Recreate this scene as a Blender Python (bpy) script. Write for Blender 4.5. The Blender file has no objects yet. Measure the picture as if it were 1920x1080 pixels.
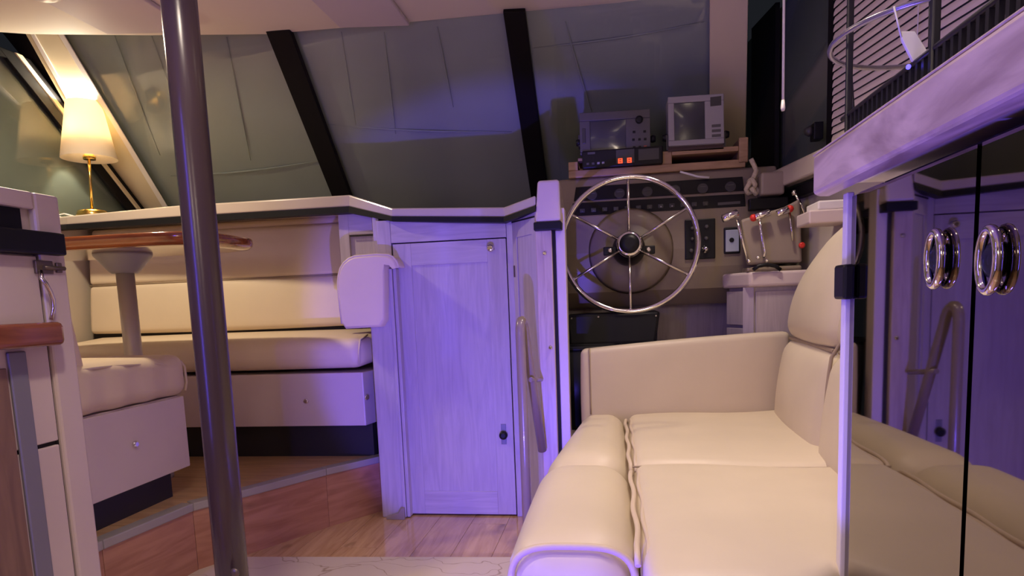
import bpy, bmesh, math, random
from mathutils import Vector, Matrix
random.seed(4)
C = bpy.context.scene.collection
sc = bpy.context.scene

# ------------------------------------------------------------------ camera
FPX, PX0, PY0 = 1250.0, 960.0, 712.0            # focal length and principal point in photo pixels
Yw = Vector((190.0, 555.0 - PY0, FPX)).normalized()          # boat's fore-aft axis in camera axes
dn = Vector((410.0, 10447.0, FPX)); dn = (dn - Yw * dn.dot(Yw)).normalized()
Zw = -dn
Xw = Yw.cross(Zw)
EYE = Vector((0, 0, 1.0))
cam = bpy.data.cameras.new('camera'); cam_o = bpy.data.objects.new('camera', cam); C.objects.link(cam_o)
cam.sensor_width = 36.0; cam.lens = FPX / 1920.0 * 36.0
cam.shift_y = (PY0 - 540.0) / 1920.0
cam.clip_start = 0.02
rows = [Vector((a.x, -a.y, -a.z)) for a in (Xw, Yw, Zw)]
cam_o.matrix_world = Matrix.Translation(EYE) @ Matrix(rows).to_4x4()
sc.camera = cam_o

# ------------------------------------------------------------------ view, world, large lights
sc.view_settings.view_transform = 'Standard'
sc.view_settings.look = 'None'
sc.view_settings.gamma = 1.0
sc.view_settings.use_curve_mapping = False
sc.view_settings.exposure = 0.0
w = bpy.data.worlds.new('world'); sc.world = w; w.use_nodes = True
w.node_tree.nodes['Background'].inputs[0].default_value = (0.01, 0.011, 0.014, 1)
w.node_tree.nodes['Background'].inputs[1].default_value = 1.0

def light(name, kind, loc, power, col, size=0.1, target=None, size_y=None, spot=None, blend=0.3):
    l = bpy.data.lights.new(name, kind); l.energy = power; l.color = col
    if kind == 'AREA':
        l.shape = 'RECTANGLE' if size_y else 'DISK'; l.size = size
        if size_y: l.size_y = size_y
    else:
        l.shadow_soft_size = size
    if spot: l.spot_size = spot; l.spot_blend = blend
    o = bpy.data.objects.new(name, l); C.objects.link(o); o.location = loc
    if target is not None:
        o.rotation_euler = (Vector(target) - Vector(loc)).to_track_quat('-Z', 'Y').to_euler()
    return o
WARM = (1.0, 0.83, 0.68); COOL = (0.125, 0.085, 1.0)
DOWN = [(0.22, 1.75, 2.27), (-0.70, 0.90, 2.27), (0.15, 0.45, 2.27), (0.42, 2.55, 2.27)]
DPOW = [33, 66, 32, 46]
DCONE = [92, 108, 108, 84]
for p, e, cn in zip(DOWN, DPOW, DCONE):
    light('downlight_glow', 'SPOT', p, e, WARM, 0.08, (p[0], p[1], 0), spot=math.radians(cn), blend=.55)
ADDED_FILL = [(0.35, -1.86, 1.70), (-1.0, -1.86, 1.70)]  # unseen warm fill, added to brighten the windscreen and aft-facing surfaces
for p in ADDED_FILL:
    light('added_fill_glow', 'AREA', (p[0], p[1] + .09, p[2]), 5.0, (1.0, .80, .62), 0.24, (p[0] * .6, 3.0, 1.1))
BLUE_LOW = (-0.30, 0.95, 0.18); BLUE_TALL = (-1.50, 0.0, 1.25)
light('floor_spot_glow', 'SPOT', BLUE_LOW, 180, COOL, 0.02, (-0.44, 2.95, 0.66), spot=math.radians(51), blend=.25)
light('floor_strip_glow', 'AREA', (BLUE_LOW[0], BLUE_LOW[1] - .1, .2), 15, COOL, 0.04, (0.42, 0.75, 1.1), size_y=0.3)
light('blue_strip_glow', 'AREA', BLUE_TALL, 15, COOL, 0.025, (-0.1, 2.2, 1.25), size_y=1.5)

# ------------------------------------------------------------------ pixel -> place
def ray(px, py):
    d = Vector((px - PX0, py - PY0, FPX)); return Vector((d.dot(Xw), d.dot(Yw), d.dot(Zw)))
def aty(px, py, Y): r = ray(px, py); return EYE + r * (Y / r.y)
def atx(px, py, X): r = ray(px, py); return EYE + r * (X / r.x)
def atz(px, py, z): r = ray(px, py); return EYE + r * ((z - 1.0) / r.z)
def atp(px, py, p0, nrm):
    r = ray(px, py); n = Vector(nrm); return EYE + r * ((Vector(p0) - EYE).dot(n) / r.dot(n))

# ------------------------------------------------------------------ materials
def newmat(name):
    m = bpy.data.materials.new(name); m.use_nodes = True
    nt = m.node_tree; return m, nt, nt.nodes, nt.links, nt.nodes['Principled BSDF']
def pm(name, col, rough=0.5, metal=0.0, coat=0.0, var=0.0, vscale=8.0, bump=0.0, bscale=60.0, emit=None, es=1.0, spec=0.5):
    m, nt, N, L, b = newmat(name)
    b.inputs['Base Color'].default_value = (*col, 1); b.inputs['Roughness'].default_value = rough
    b.inputs['Metallic'].default_value = metal; b.inputs['Coat Weight'].default_value = coat
    b.inputs['Coat Roughness'].default_value = 0.08; b.inputs['Specular IOR Level'].default_value = spec
    if emit: b.inputs['Emission Color'].default_value = (*emit, 1); b.inputs['Emission Strength'].default_value = es
    if var or bump:
        tc = N.new('ShaderNodeTexCoord')
    if var:
        n = N.new('ShaderNodeTexNoise'); n.inputs['Scale'].default_value = vscale; n.inputs['Detail'].default_value = 4
        L.new(tc.outputs['Object'], n.inputs['Vector'])
        r = N.new('ShaderNodeValToRGB')
        r.color_ramp.elements[0].color = (*[c * (1 - var) for c in col], 1); r.color_ramp.elements[1].color = (*[min(1, c * (1 + var)) for c in col], 1)
        r.color_ramp.elements[0].position = .3; r.color_ramp.elements[1].position = .7
        L.new(n.outputs['Fac'], r.inputs['Fac']); L.new(r.outputs['Color'], b.inputs['Base Color'])
    if bump:
        n2 = N.new('ShaderNodeTexNoise'); n2.inputs['Scale'].default_value = bscale; n2.inputs['Detail'].default_value = 5
        L.new(tc.outputs['Object'], n2.inputs['Vector'])
        bp = N.new('ShaderNodeBump'); bp.inputs['Strength'].default_value = bump; bp.inputs['Distance'].default_value = 0.01
        L.new(n2.outputs['Fac'], bp.inputs['Height']); L.new(bp.outputs['Normal'], b.inputs['Normal'])
    return m
def wood(name, c1, c2, stretch=(1, 12, 12), scale=4.0, rough=0.45, coat=0.0, detail=6.0, knots=False):
    m, nt, N, L, b = newmat(name)
    tc = N.new('ShaderNodeTexCoord'); oi = N.new('ShaderNodeObjectInfo')
    mp = N.new('ShaderNodeMapping'); mp.inputs['Scale'].default_value = stretch
    mul = N.new('ShaderNodeVectorMath'); mul.operation = 'ADD'
    cmb = N.new('ShaderNodeCombineXYZ'); ml = N.new('ShaderNodeMath'); ml.operation = 'MULTIPLY'; ml.inputs[1].default_value = 37.0
    L.new(oi.outputs['Random'], ml.inputs[0]); L.new(ml.outputs[0], cmb.inputs[0]); L.new(ml.outputs[0], cmb.inputs[2])
    L.new(tc.outputs['Object'], mp.inputs['Vector']); L.new(mp.outputs[0], mul.inputs[0]); L.new(cmb.outputs[0], mul.inputs[1])
    n = N.new('ShaderNodeTexNoise'); n.inputs['Scale'].default_value = scale; n.inputs['Detail'].default_value = detail
    n.inputs['Distortion'].default_value = 1.2
    L.new(mul.outputs[0], n.inputs['Vector'])
    r = N.new('ShaderNodeValToRGB'); r.color_ramp.elements[0].position = .32; r.color_ramp.elements[1].position = .66
    r.color_ramp.elements[0].color = (*c2, 1); r.color_ramp.elements[1].color = (*c1, 1)
    L.new(n.outputs['Fac'], r.inputs['Fac'])
    out = r.outputs['Color']
    if knots:
        mp2 = N.new('ShaderNodeMapping'); mp2.inputs['Scale'].default_value = tuple(s ** .45 for s in stretch)
        L.new(tc.outputs['Object'], mp2.inputs['Vector'])
        ad = N.new('ShaderNodeVectorMath'); L.new(mp2.outputs[0], ad.inputs[0]); L.new(cmb.outputs[0], ad.inputs[1])
        v = N.new('ShaderNodeTexNoise'); v.inputs['Scale'].default_value = 3.2; v.inputs['Detail'].default_value = 2
        L.new(ad.outputs[0], v.inputs['Vector'])
        r2 = N.new('ShaderNodeValToRGB'); r2.color_ramp.elements[0].position = .66; r2.color_ramp.elements[1].position = .78
        r2.color_ramp.elements[0].color = (0, 0, 0, 1); r2.color_ramp.elements[1].color = (1, 1, 1, 1)
        L.new(v.outputs['Fac'], r2.inputs['Fac'])
        mx = N.new('ShaderNodeMixRGB'); mx.inputs[2].default_value = (*[c * .45 for c in c2], 1)
        L.new(r2.outputs['Color'], mx.inputs[0]); L.new(out, mx.inputs[1]); out = mx.outputs[0]
    L.new(out, b.inputs['Base Color'])
    b.inputs['Roughness'].default_value = rough; b.inputs['Coat Weight'].default_value = coat; b.inputs['Coat Roughness'].default_value = .12
    return m
M = {}
M['vinyl'] = pm('cream_vinyl', (.70, .60, .44), .42, var=.05, vscale=3, bump=.06, bscale=25, spec=.35)
M['vinyl2'] = pm('ivory_vinyl', (.72, .59, .44), .45, var=.04, vscale=3, bump=.08, bscale=18, spec=.3)
M['piping'] = pm('cream_piping', (.66, .54, .40), .45)
M['seam'] = pm('seam_brown', (.38, .29, .20), .6)
M['oak'] = wood('whitewashed_oak', (.50, .43, .43), (.42, .355, .355), (14, 14, 1.2), 3.0, .42, .15)
M['oak_h'] = wood('whitewashed_oak_long', (.62, .48, .42), (.26, .17, .16), (9, 1.6, 6), 2.6, .38, .25)
M['oak_x'] = wood('whitewashed_oak_cross', (.50, .43, .43), (.42, .355, .355), (1.2, 14, 14), 3.0, .42, .15)
M['laminate'] = pm('pale_pink_laminate', (.64, .53, .49), .4, var=.03, vscale=4)
M['ltwood'] = wood('beige_oak', (.56, .44, .36), (.44, .33, .27), (12, 12, 1.0), 4, .4, .1)
M['floor'] = wood('floor_laminate', (.58, .37, .185), (.42, .24, .11), (9, .9, 9), 3.2, .13, .3, knots=True)
M['floor_x'] = wood('floor_laminate_cross', (.58, .37, .185), (.42, .24, .11), (.9, 9, 9), 3.2, .28, .1, knots=True)
M['riser'] = wood('riser_laminate', (.48, .235, .145), (.35, .15, .085), (1.0, 1.0, 8), 3.2, .3, .1, knots=True)
M['mahog'] = wood('varnished_mahogany', (.36, .105, .03), (.20, .05, .016), (1.2, 9, 9), 3, .12, .8)
M['mahog_y'] = wood('varnished_mahogany_long', (.28, .085, .035), (.16, .042, .018), (9, 1.2, 9), 3, .12, .8)
M['brownwood'] = wood('brown_board', (.26, .15, .10), (.18, .10, .07), (9, 9, 1), 3, .4)
M['teak'] = wood('teak_box', (.40, .25, .13), (.28, .165, .08), (1.2, 9, 9), 4, .45)
M['gel'] = pm('beige_gelcoat', (.52, .44, .36), .18, coat=.6)
M['gelpink'] = pm('pale_gelcoat', (.64, .53, .47), .22, coat=.4)
M['console'] = pm('taupe_console', (.23, .18, .125), .42, coat=.05, var=.04, vscale=3)
M['taupe'] = pm('taupe_moulding', (.29, .23, .18), .4)
M['blackrub'] = pm('black_rubber', (.008, .008, .009), .5, spec=.2)
M['black'] = pm('black_plastic', (.008, .008, .010), .4, spec=.25)
M['plinth'] = pm('black_plinth', (.014, .013, .016), .5)
M['gap'] = pm('shadow_gap_black', (.006, .005, .006), .8)
M['instr'] = pm('instrument_black', (.010, .009, .009), .4, spec=.2)
M['dkgrey'] = pm('charcoal_plastic', (.035, .032, .033), .4)
M['midgrey'] = pm('grey_plastic', (.075, .07, .066), .5)
M['ltgrey'] = pm('light_grey_plastic', (.29, .275, .27), .5)
M['screen'] = pm('crt_glass', (.03, .036, .04), .2, coat=.5)
M['chrome'] = pm('chrome', (.86, .84, .82), .07, metal=1)
M['steel'] = pm('brushed_steel', (.66, .62, .58), .22, metal=1)
M['brass'] = pm('brass', (.80, .52, .14), .2, metal=1)
M['bronze'] = pm('bronze_anodised', (.060, .039, .034), .25)
M['rail'] = pm('taupe_painted_tube', (.25, .19, .135), .28, coat=.4)
M['pedestal'] = pm('silver_painted_tube', (.50, .45, .40), .35, metal=.25)
M['flange'] = pm('grey_enamel', (.30, .29, .34), .35)
M['cover'] = pm('greygreen_cover_fabric', (.27, .315, .28), .75, var=.08, vscale=2.2, bump=.5, bscale=5)
M['coverdk'] = pm('dark_cover_fabric', (.11, .135, .11), .8, var=.15, vscale=3, bump=.3, bscale=6)
M['head'] = pm('cream_headliner', (.74, .66, .56), .7, bump=.04, bscale=40)
M['headpl'] = pm('pale_headliner_panel', (.60, .53, .55), .6)
M['pillar'] = pm('cream_pillar', (.62, .53, .36), .5)
M['white'] = pm('white_paint', (.75, .70, .66), .4)
M['wall'] = pm('wall_cream', (.52, .45, .38), .7)
M['nosing'] = pm('grey_metal_nosing', (.37, .345, .32), .4, metal=.2)
M['red'] = pm('red_plastic', (.65, .03, .02), .3)
M['led_red'] = pm('red_display', (.2, .01, .005), .4, emit=(1, .09, .03), es=1.6)
M['led_blue'] = pm('blue_led', (.02, .02, .4), .4, emit=(.08, .06, 1), es=4)
M['downl'] = pm('lit_diffuser', (.9, .85, .75), .5, emit=(1, .82, .62), es=6)
M['rope'] = pm('cream_rope', (.56, .47, .32), .8, var=.2, vscale=60, bump=.6, bscale=90)
M['slat'] = pm('blind_slat_cream', (.74, .63, .52), .5)
M['mesh'] = pm('black_coated_wire', (.014, .013, .018), .35)
M['wire'] = pm('grey_wire', (.35, .33, .34), .25, metal=.7)
M['tag'] = pm('white_card', (.75, .72, .70), .6)
M['mirror'] = pm('smoked_mirror', (.23, .20, .18), .025, metal=1)
M['gauge'] = pm('pale_blue_plate', (.42, .46, .54), .3)
M['bluegrey'] = pm('grey_blue_strip', (.20, .19, .235), .4)
M['hinge'] = pm('antique_metal', (.17, .13, .10), .4, metal=.6)
M['windowtrim'] = pm('black_window_bar', (.006, .005, .006), .6, spec=.15)

def glass_mat():
    m, nt, N, L, b = newmat('window_glass'); N.remove(b)
    t = N.new('ShaderNodeBsdfTransparent'); g = N.new('ShaderNodeBsdfGlossy'); g.inputs['Roughness'].default_value = .03
    lw = N.new('ShaderNodeLayerWeight'); lw.inputs[0].default_value = .5
    pw_ = N.new('ShaderNodeMath'); pw_.operation = 'POWER'; pw_.inputs[1].default_value = 4.0; L.new(lw.outputs['Facing'], pw_.inputs[0])
    f = N.new('ShaderNodeMath'); f.operation = 'MULTIPLY_ADD'; f.inputs[1].default_value = .8; f.inputs[2].default_value = .04; L.new(pw_.outputs[0], f.inputs[0])
    mx = N.new('ShaderNodeMixShader'); L.new(f.outputs[0], mx.inputs[0]); L.new(t.outputs[0], mx.inputs[1]); L.new(g.outputs[0], mx.inputs[2])
    L.new(mx.outputs[0], N['Material Output'].inputs[0]); return m
M['glass'] = glass_mat()
def shade_mat():
    m, nt, N, L, b = newmat('lampshade_fabric'); N.remove(b)
    d = N.new('ShaderNodeBsdfDiffuse'); d.inputs[0].default_value = (.85, .78, .66, 1)
    t = N.new('ShaderNodeBsdfTranslucent'); t.inputs[0].default_value = (.88, .76, .56, 1)
    mx = N.new('ShaderNodeMixShader'); mx.inputs[0].default_value = .45
    L.new(d.outputs[0], mx.inputs[1]); L.new(t.outputs[0], mx.inputs[2]); L.new(mx.outputs[0], N['Material Output'].inputs[0]); return m
M['shade'] = shade_mat()
def mat_crackle():
    m, nt, N, L, b = newmat('cream_mat_veined')
    tc = N.new('ShaderNodeTexCoord'); n = N.new('ShaderNodeTexNoise'); n.inputs['Scale'].default_value = 5
    n.inputs['Detail'].default_value = 3
    ad = N.new('ShaderNodeMixRGB'); ad.inputs[0].default_value = .22
    L.new(tc.outputs['Object'], n.inputs['Vector']); L.new(tc.outputs['Object'], ad.inputs[1]); L.new(n.outputs['Color'], ad.inputs[2])
    mp = N.new('ShaderNodeMapping'); mp.inputs['Scale'].default_value = (1, 2.2, 1); L.new(ad.outputs[0], mp.inputs[0])
    v = N.new('ShaderNodeTexVoronoi'); v.feature = 'DISTANCE_TO_EDGE'; v.inputs['Scale'].default_value = 4.2; L.new(mp.outputs[0], v.inputs['Vector'])
    r = N.new('ShaderNodeValToRGB'); r.color_ramp.elements[0].color = (.30, .21, .13, 1); r.color_ramp.elements[1].color = (.55, .45, .345, 1)
    r.color_ramp.elements[1].position = .022
    L.new(v.outputs['Distance'], r.inputs[0]); L.new(r.outputs[0], b.inputs['Base Color']); b.inputs['Roughness'].default_value = .55
    return m
M['mat'] = mat_crackle()

# ------------------------------------------------------------------ mesh helpers
class MB:
    def __init__(s): s.v = []; s.f = []; s.sm = []
    def add(s, vs, fs, smooth=False):
        k = len(s.v); s.v += [Vector(a) for a in vs]; s.f += [[i + k for i in f] for f in fs]; s.sm += [smooth] * len(fs); return s
    def box(s, lo, hi, R=None, about=None):
        (a, b, c), (d, e, f) = lo, hi
        vs = [Vector(p) for p in ((a, b, c), (d, b, c), (d, e, c), (a, e, c), (a, b, f), (d, b, f), (d, e, f), (a, e, f))]
        if R is not None:
            o = Vector(about) if about is not None else sum(vs, Vector()) / 8
            vs = [o + R @ (p - o) for p in vs]
        return s.add(vs, [(0, 3, 2, 1), (4, 5, 6, 7), (0, 1, 5, 4), (1, 2, 6, 5), (2, 3, 7, 6), (3, 0, 4, 7)])
    def prism(s, poly, vec, smooth=False):
        n = len(poly); vec = Vector(vec); p = [Vector(a) for a in poly]
        return s.add(p + [a + vec for a in p], [list(range(n))[::-1], list(range(n, 2 * n))] + [(i, (i + 1) % n, n + (i + 1) % n, n + i) for i in range(n)], smooth)
    def loft(s, rings, closed=True, cap=True, smooth=True):
        k = len(rings[0]); vs = [p for r in rings for p in r]; fs = []
        for j in range(len(rings) - 1):
            for i in range(k if closed else k - 1):
                i2 = (i + 1) % k
                fs.append((j * k + i, j * k + i2, (j + 1) * k + i2, (j + 1) * k + i))
        s.add(vs, fs, smooth)
        if cap:
            n0 = len(s.v) - len(vs); s.f += [[n0 + i for i in range(k)][::-1], [n0 + i for i in range((len(rings) - 1) * k, len(rings) * k)]]; s.sm += [False, False]
        return s
    def tube(s, pts, r, seg=10, closed=False, smooth=True):
        P = [Vector(p) for p in pts]; n = len(P); rings = []; up = None
        for i, p in enumerate(P):
            if closed: t = (P[(i + 1) % n] - P[i - 1])
            else: t = P[min(i + 1, n - 1)] - P[max(i - 1, 0)]
            t.normalize()
            if up is None:
                up = Vector((0, 0, 1)) if abs(t.z) < .9 else Vector((1, 0, 0))
            a = t.cross(up).normalized(); b = a.cross(t).normalized(); up = b
            rr = r[i] if isinstance(r, (list, tuple)) else r
            rings.append([p + (a * math.cos(q) + b * math.sin(q)) * rr for q in [2 * math.pi * k / seg for k in range(seg)]])
        if closed: rings.append(rings[0]); return s.loft(rings, cap=False)
        return s.loft(rings)
    def lathe(s, prof, o, axis=(0, 0, 1), seg=24, cap=True):
        ax = Vector(axis).normalized(); a = ax.orthogonal().normalized(); b = ax.cross(a); o = Vector(o)
        return s.loft([[o + ax * h + (a * math.cos(q) + b * math.sin(q)) * r for q in [2 * math.pi * k / seg for k in range(seg)]] for r, h in prof], cap=cap)
    def cushion(s, lo, hi, r, puff=0.0, fn=None, mid=6, cs=4):
        lo, hi = Vector(lo), Vector(hi); c = (lo + hi) / 2; h = (hi - lo) / 2
        r = min(r, h.x * .98, h.y * .98, h.z * .98)
        def ts(hh):
            e = [-hh + r * (1 - math.cos(math.pi / 2 * k / cs)) for k in range(cs)]
            m = [-hh + r + (2 * hh - 2 * r) * k / mid for k in range(mid + 1)]
            return e + m + [-a for a in e[::-1]]
        T = [ts(h[i]) for i in range(3)]
        bm = {}
        vs = []; fs = []
        def vid(p):
            k = tuple(round(a, 6) for a in p)
            if k not in bm: bm[k] = len(vs); vs.append(Vector(p))
            return bm[k]
        for ax in range(3):
            u, v = (ax + 1) % 3, (ax + 2) % 3
            for sg in (-1, 1):
                for i in range(len(T[u]) - 1):
                    for j in range(len(T[v]) - 1):
                        q = []
                        for a, b in ((i, j), (i + 1, j), (i + 1, j + 1), (i, j + 1)):
                            p = [0, 0, 0]; p[ax] = sg * h[ax]; p[u] = T[u][a]; p[v] = T[v][b]; q.append(vid(p))
                        fs.append(q if sg > 0 else q[::-1])
        out = []
        for p in vs:
            inn = Vector([max(-(h[i] - r), min(h[i] - r, p[i])) for i in range(3)])
            d = p - inn
            if d.length > 1e-9: d = d.normalized() * r
            q = inn + d
            if puff:
                u = [q[i] / h[i] for i in range(3)]
                for i in range(3):
                    j, k = (i + 1) % 3, (i + 2) % 3
                    q[i] += puff * u[i] * max(0, 1 - u[j] ** 2) * max(0, 1 - u[k] ** 2)
            q = q + c
            if fn: q = Vector(fn(q))
            out.append(q)
        return s.add(out, fs, True)

def obj(name, mb, mat, parent=None, bevel=0.0, seg=2):
    me = bpy.data.meshes.new(name)
    xs = [v.x for v in mb.v]; ys = [v.y for v in mb.v]; zs = [v.z for v in mb.v]
    o0 = Vector(((min(xs) + max(xs)) / 2, (min(ys) + max(ys)) / 2, min(zs)))
    me.from_pydata([tuple(v - o0) for v in mb.v], [], mb.f); me.update()
    for p, sm in zip(me.polygons, mb.sm): p.use_smooth = sm
    bm = bmesh.new(); bm.from_mesh(me); bmesh.ops.recalc_face_normals(bm, faces=bm.faces); bm.to_mesh(me); bm.free()
    me.materials.append(M[mat] if isinstance(mat, str) else mat)
    o = bpy.data.objects.new(name, me); C.objects.link(o)
    if parent is not None:
        o.parent = parent; base = Vector(parent['_w']); o.location = o0 - base
    else: o.location = o0
    o['_w'] = tuple(o0)
    if bevel:
        b = o.modifiers.new('bevel', 'BEVEL'); b.width = bevel; b.segments = seg; b.limit_method = 'ANGLE'; b.angle_limit = .6
    return o
def tag(o, label, cat, group=None):
    o['label'] = label; o['category'] = cat
    if group: o['group'] = group
    return o
def thing(name, loc, label, cat, group=None):
    o = bpy.data.objects.new(name, None); C.objects.link(o); o.location = loc; o['_w'] = tuple(loc); o.empty_display_size = .1
    return tag(o, label, cat, group)
def struct(o, label=None):
    o['kind'] = 'structure'
    if label: o['label'] = label
    return o
def sempty(name, loc, label=None):
    o = bpy.data.objects.new(name, None); C.objects.link(o); o.location = loc; o['_w'] = tuple(loc); o.empty_display_size = .1
    return struct(o, label)
def box(lo, hi, R=None, about=None): return MB().box(lo, hi, R, about)
def arc(c, r, a0, a1, n, u, v):
    c, u, v = Vector(c), Vector(u), Vector(v)
    return [c + (u * math.cos(a) + v * math.sin(a)) * r for a in [a0 + (a1 - a0) * k / n for k in range(n + 1)]]
PI = math.pi

# ================================================================== THE SETTING
# --- saloon floor
fl = struct(obj('floor', box((-2.0, -2.0, -.06), (1.35, 3.4, -.012)), 'gap'), 'brown wood laminate floor of the lower saloon')
pw = .165
for i in range(20):
    x0 = -1.98 + i * pw
    y = -2.0 + (i * .47) % 1.1 - 1.1
    while y < 3.38:
        a, b = max(y, -2.0), min(y + 1.1, 3.38)
        if b - a > .05: obj('plank', box((x0 + .0008, a + .0008, -.012), (x0 + pw - .0008, b - .0008, 0)), 'floor', fl)
        y += 1.1
# --- raised dinette platform
ZP = .27
NP = [(-1.669, .9), (-1.669, 1.871), (-1.616, 2.271), (-1.308, 2.794), (-1.118, 3.06)]
def nx(y):
    for (x0, y0), (x1, y1) in zip(NP, NP[1:]):
        if y0 <= y <= y1: return x0 + (x1 - x0) * (y - y0) / (y1 - y0)
    return NP[-1][0]
pf = sempty('floor_raised', (-2.2, 2.2, ZP), 'raised brown wood laminate floor under the dinette')
obj('base', MB().prism([(x - .03, y, ZP - .02) for x, y in NP] + [(-1.2, 3.5, ZP - .02), (-2.95, 3.5, ZP - .02), (-2.95, .9, ZP - .02)], (0, 0, -.02)), 'gap', pf)
y = .9
while y < 3.35:
    y1 = y + .16
    for k in range(2):
        xa = -2.94 if k == 0 else -2.3
        xb0 = -2.302 if k == 0 else nx(y) - .045; xb1 = -2.302 if k == 0 else nx(y1) - .045
        obj('plank', MB().prism([(xa, y + .001, ZP - .02), (xb0, y + .001, ZP - .02), (xb1, y1 - .001, ZP - .02), (xa, y1 - .001, ZP - .02)], (0, 0, .02)), 'floor_x', pf)
    y = y1
st = sempty('trim_1', (-1.4, 2.5, 0), 'angled step riser of reddish brown laminate with grey metal nosing')
for (x0, y0), (x1, y1) in zip(NP, NP[1:]):
    d = Vector((x1 - x0, y1 - y0, 0)).normalized(); n = Vector((d.y, -d.x, 0))
    a = Vector((x0, y0, 0)) + d * .0008; b = Vector((x1, y1, 0)) - d * .0008
    obj('riser_board', MB().prism([a, b, b + Vector((0, 0, ZP - .022)), a + Vector((0, 0, ZP - .022))], -n * .018), 'riser', st)
    m = MB(); z0 = ZP - .028
    m.prism([a + n * .008 + Vector((0, 0, z0)), b + n * .008 + Vector((0, 0, z0)), b + n * .008 + Vector((0, 0, ZP + .004)), a + n * .008 + Vector((0, 0, ZP + .004))], -n * .055)
    obj('nosing', m, 'nosing', st, .004)

# --- shell
XL = -2.90
def xr(y): return .90 + .168 * (2.9 - y)
YF = 3.62
struct(obj('wall_left', box((XL - .06, -2.0, 0), (XL, 4.2, 1.50)), 'wall'), 'left wall below the side window')
struct(obj('wall_left', box((XL - .06, -2.0, 1.5), (XL, 1.55, 2.32)), 'wall'), 'left wall aft of the side window')
struct(obj('wall_back', box((XL, -2.06, 0), (1.9, -2.0, 2.32)), 'wall'), 'wall behind the viewer')
wr = MB().prism([(xr(-2), -2, 0), (xr(4.2), 4.2, 0), (xr(4.2) + .06, 4.2, 0), (xr(-2) + .06, -2, 0)], (0, 0, 1.42))
struct(obj('wall_right', wr, 'wall'), 'right wall below the side windows')
wr = MB().prism([(xr(-2), -2, 1.42), (xr(.8), .8, 1.42), (xr(.8) + .06, .8, 1.42), (xr(-2) + .06, -2, 1.42)], (0, 0, .95))
struct(obj('wall_right', wr, 'wall'), 'right wall aft of the window blind')
wf = box((XL, 3.58, 0), (-1.0, YF, 1.44))
struct(obj('wall_front', wf, 'wall'), 'bulkhead behind the dinette')
# ceiling
ZC = 2.30
ce = [atz(*p, ZC) for p in ((0, 62), (60, 66), (280, 68), (500, 66), (740, 46), (1130, 10), (1400, -14), (1560, -28))]
pts = [(XL - .06, -2.0, ZC), (1.95, -2.0, ZC), (1.95, ce[-1].y, ZC)] + [tuple(p) for p in ce[::-1]] + [(XL - .06, ce[0].y, ZC)]
cl = struct(obj('ceiling', MB().prism(pts, (0, 0, .045)), 'head', None, .012), 'cream padded headliner above the windscreen')
for a, b in (((200, 0), (366, 58)), ((636, -6), (768, 46))):
    p0 = atz(a[0], b[1] - 2, ZC); p1 = atz(b[0], b[1] - 6, ZC)
    q = [p0, p1, Vector((p1.x, 1.9, ZC)), Vector((p0.x, 1.9, ZC))]
    obj('panel', MB().prism([v + Vector((0, 0, -.001)) for v in q], (0, 0, -.02)), 'headpl', cl, .006)
for p, lb_ in zip(DOWN, ('above the sofa seat', 'above the aisle behind the pole', 'above the mirrored cabinet', 'above the helm and far sofa arm')):
    t = thing('ceiling_downlight', p, 'round recessed ceiling downlight out of view ' + lb_, 'ceiling light', 'saloon downlights')
    obj('bezel', MB().lathe([(.085, .025), (.105, .025), (.105, .012), (.085, .012)], p, cap=False), 'white', t)
    obj('diffuser', MB().lathe([(.084, .024), (.084, .02)], p), 'downl', t)
# round ceiling light at top left, only its rim is in view
p = atz(97, -6, ZC - .01)
t = thing('ceiling_dome_light', (p.x, p.y - .06, ZC - .03), 'white round ceiling light at the top left edge', 'ceiling light')
obj('rim', MB().lathe([(.075, .029), (.075, .004), (.06, 0)], (p.x, p.y - .06, ZC - .03)), 'white', t)
light('dome_light_glow', 'AREA', (p.x, p.y - .06, ZC - .05), 21, (1.0, .82, .56), .1, (p.x, p.y - .06, 0))
obj('lens', MB().lathe([(.058, .002), (.045, -.008), (.02, -.012)], (p.x, p.y - .06, ZC - .03)), 'white', t)
a, b = aty(-30, 14, 2.62), aty(36, 30, 2.75)
t = thing('grab_handle', tuple(b), 'small white grab handle under the ceiling at top left', 'handle')
obj('bar', MB().tube([a, a.lerp(b, .5), b - Vector((.02, 0, 0)), b, b + Vector((0, 0, .02))], .011, 10), 'white', t)
obj('mount', box((b.x - .02, b.y - .015, b.z + .012), (b.x + .02, b.y + .015, b.z + .03)), 'white', t, .004)

# --- windscreen plane
WP0 = (0, 3.17, 2.30); WN = Vector((0, .8, 1)).normalized()          # z = 4.836 - 0.8 y
def ws(px, py, off=0): return atp(px, py, Vector(WP0) + WN * off, WN)
def wbar(name, quad, mat, off=0, th=.03, parent=None, bevel=.004):
    q = [ws(x, y, off) for x, y in quad]
    return obj(name, MB().prism(q, -WN * th), mat, parent, bevel)
cols = [((108, 60), (322, 420)), ((512, 40), (690, 412)), ((958, 10), (1041, 412)), ((1335, -60), (1335, 412))]
wl = ['left windscreen pane beside the lit table lamp', 'middle windscreen pane between the two black bars', 'right windscreen pane behind the radar screens']
fold = [[(215, 66, 300, 290), (285, 68, 380, 330), (425, 70, 470, 300), (320, 330, 600, 300)],
        [(640, 60, 668, 235), (720, 60, 742, 250), (600, 232, 960, 246), (820, 50, 850, 200)],
        [(1060, 40, 1110, 210), (1000, 90, 1320, 40)]]
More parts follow.
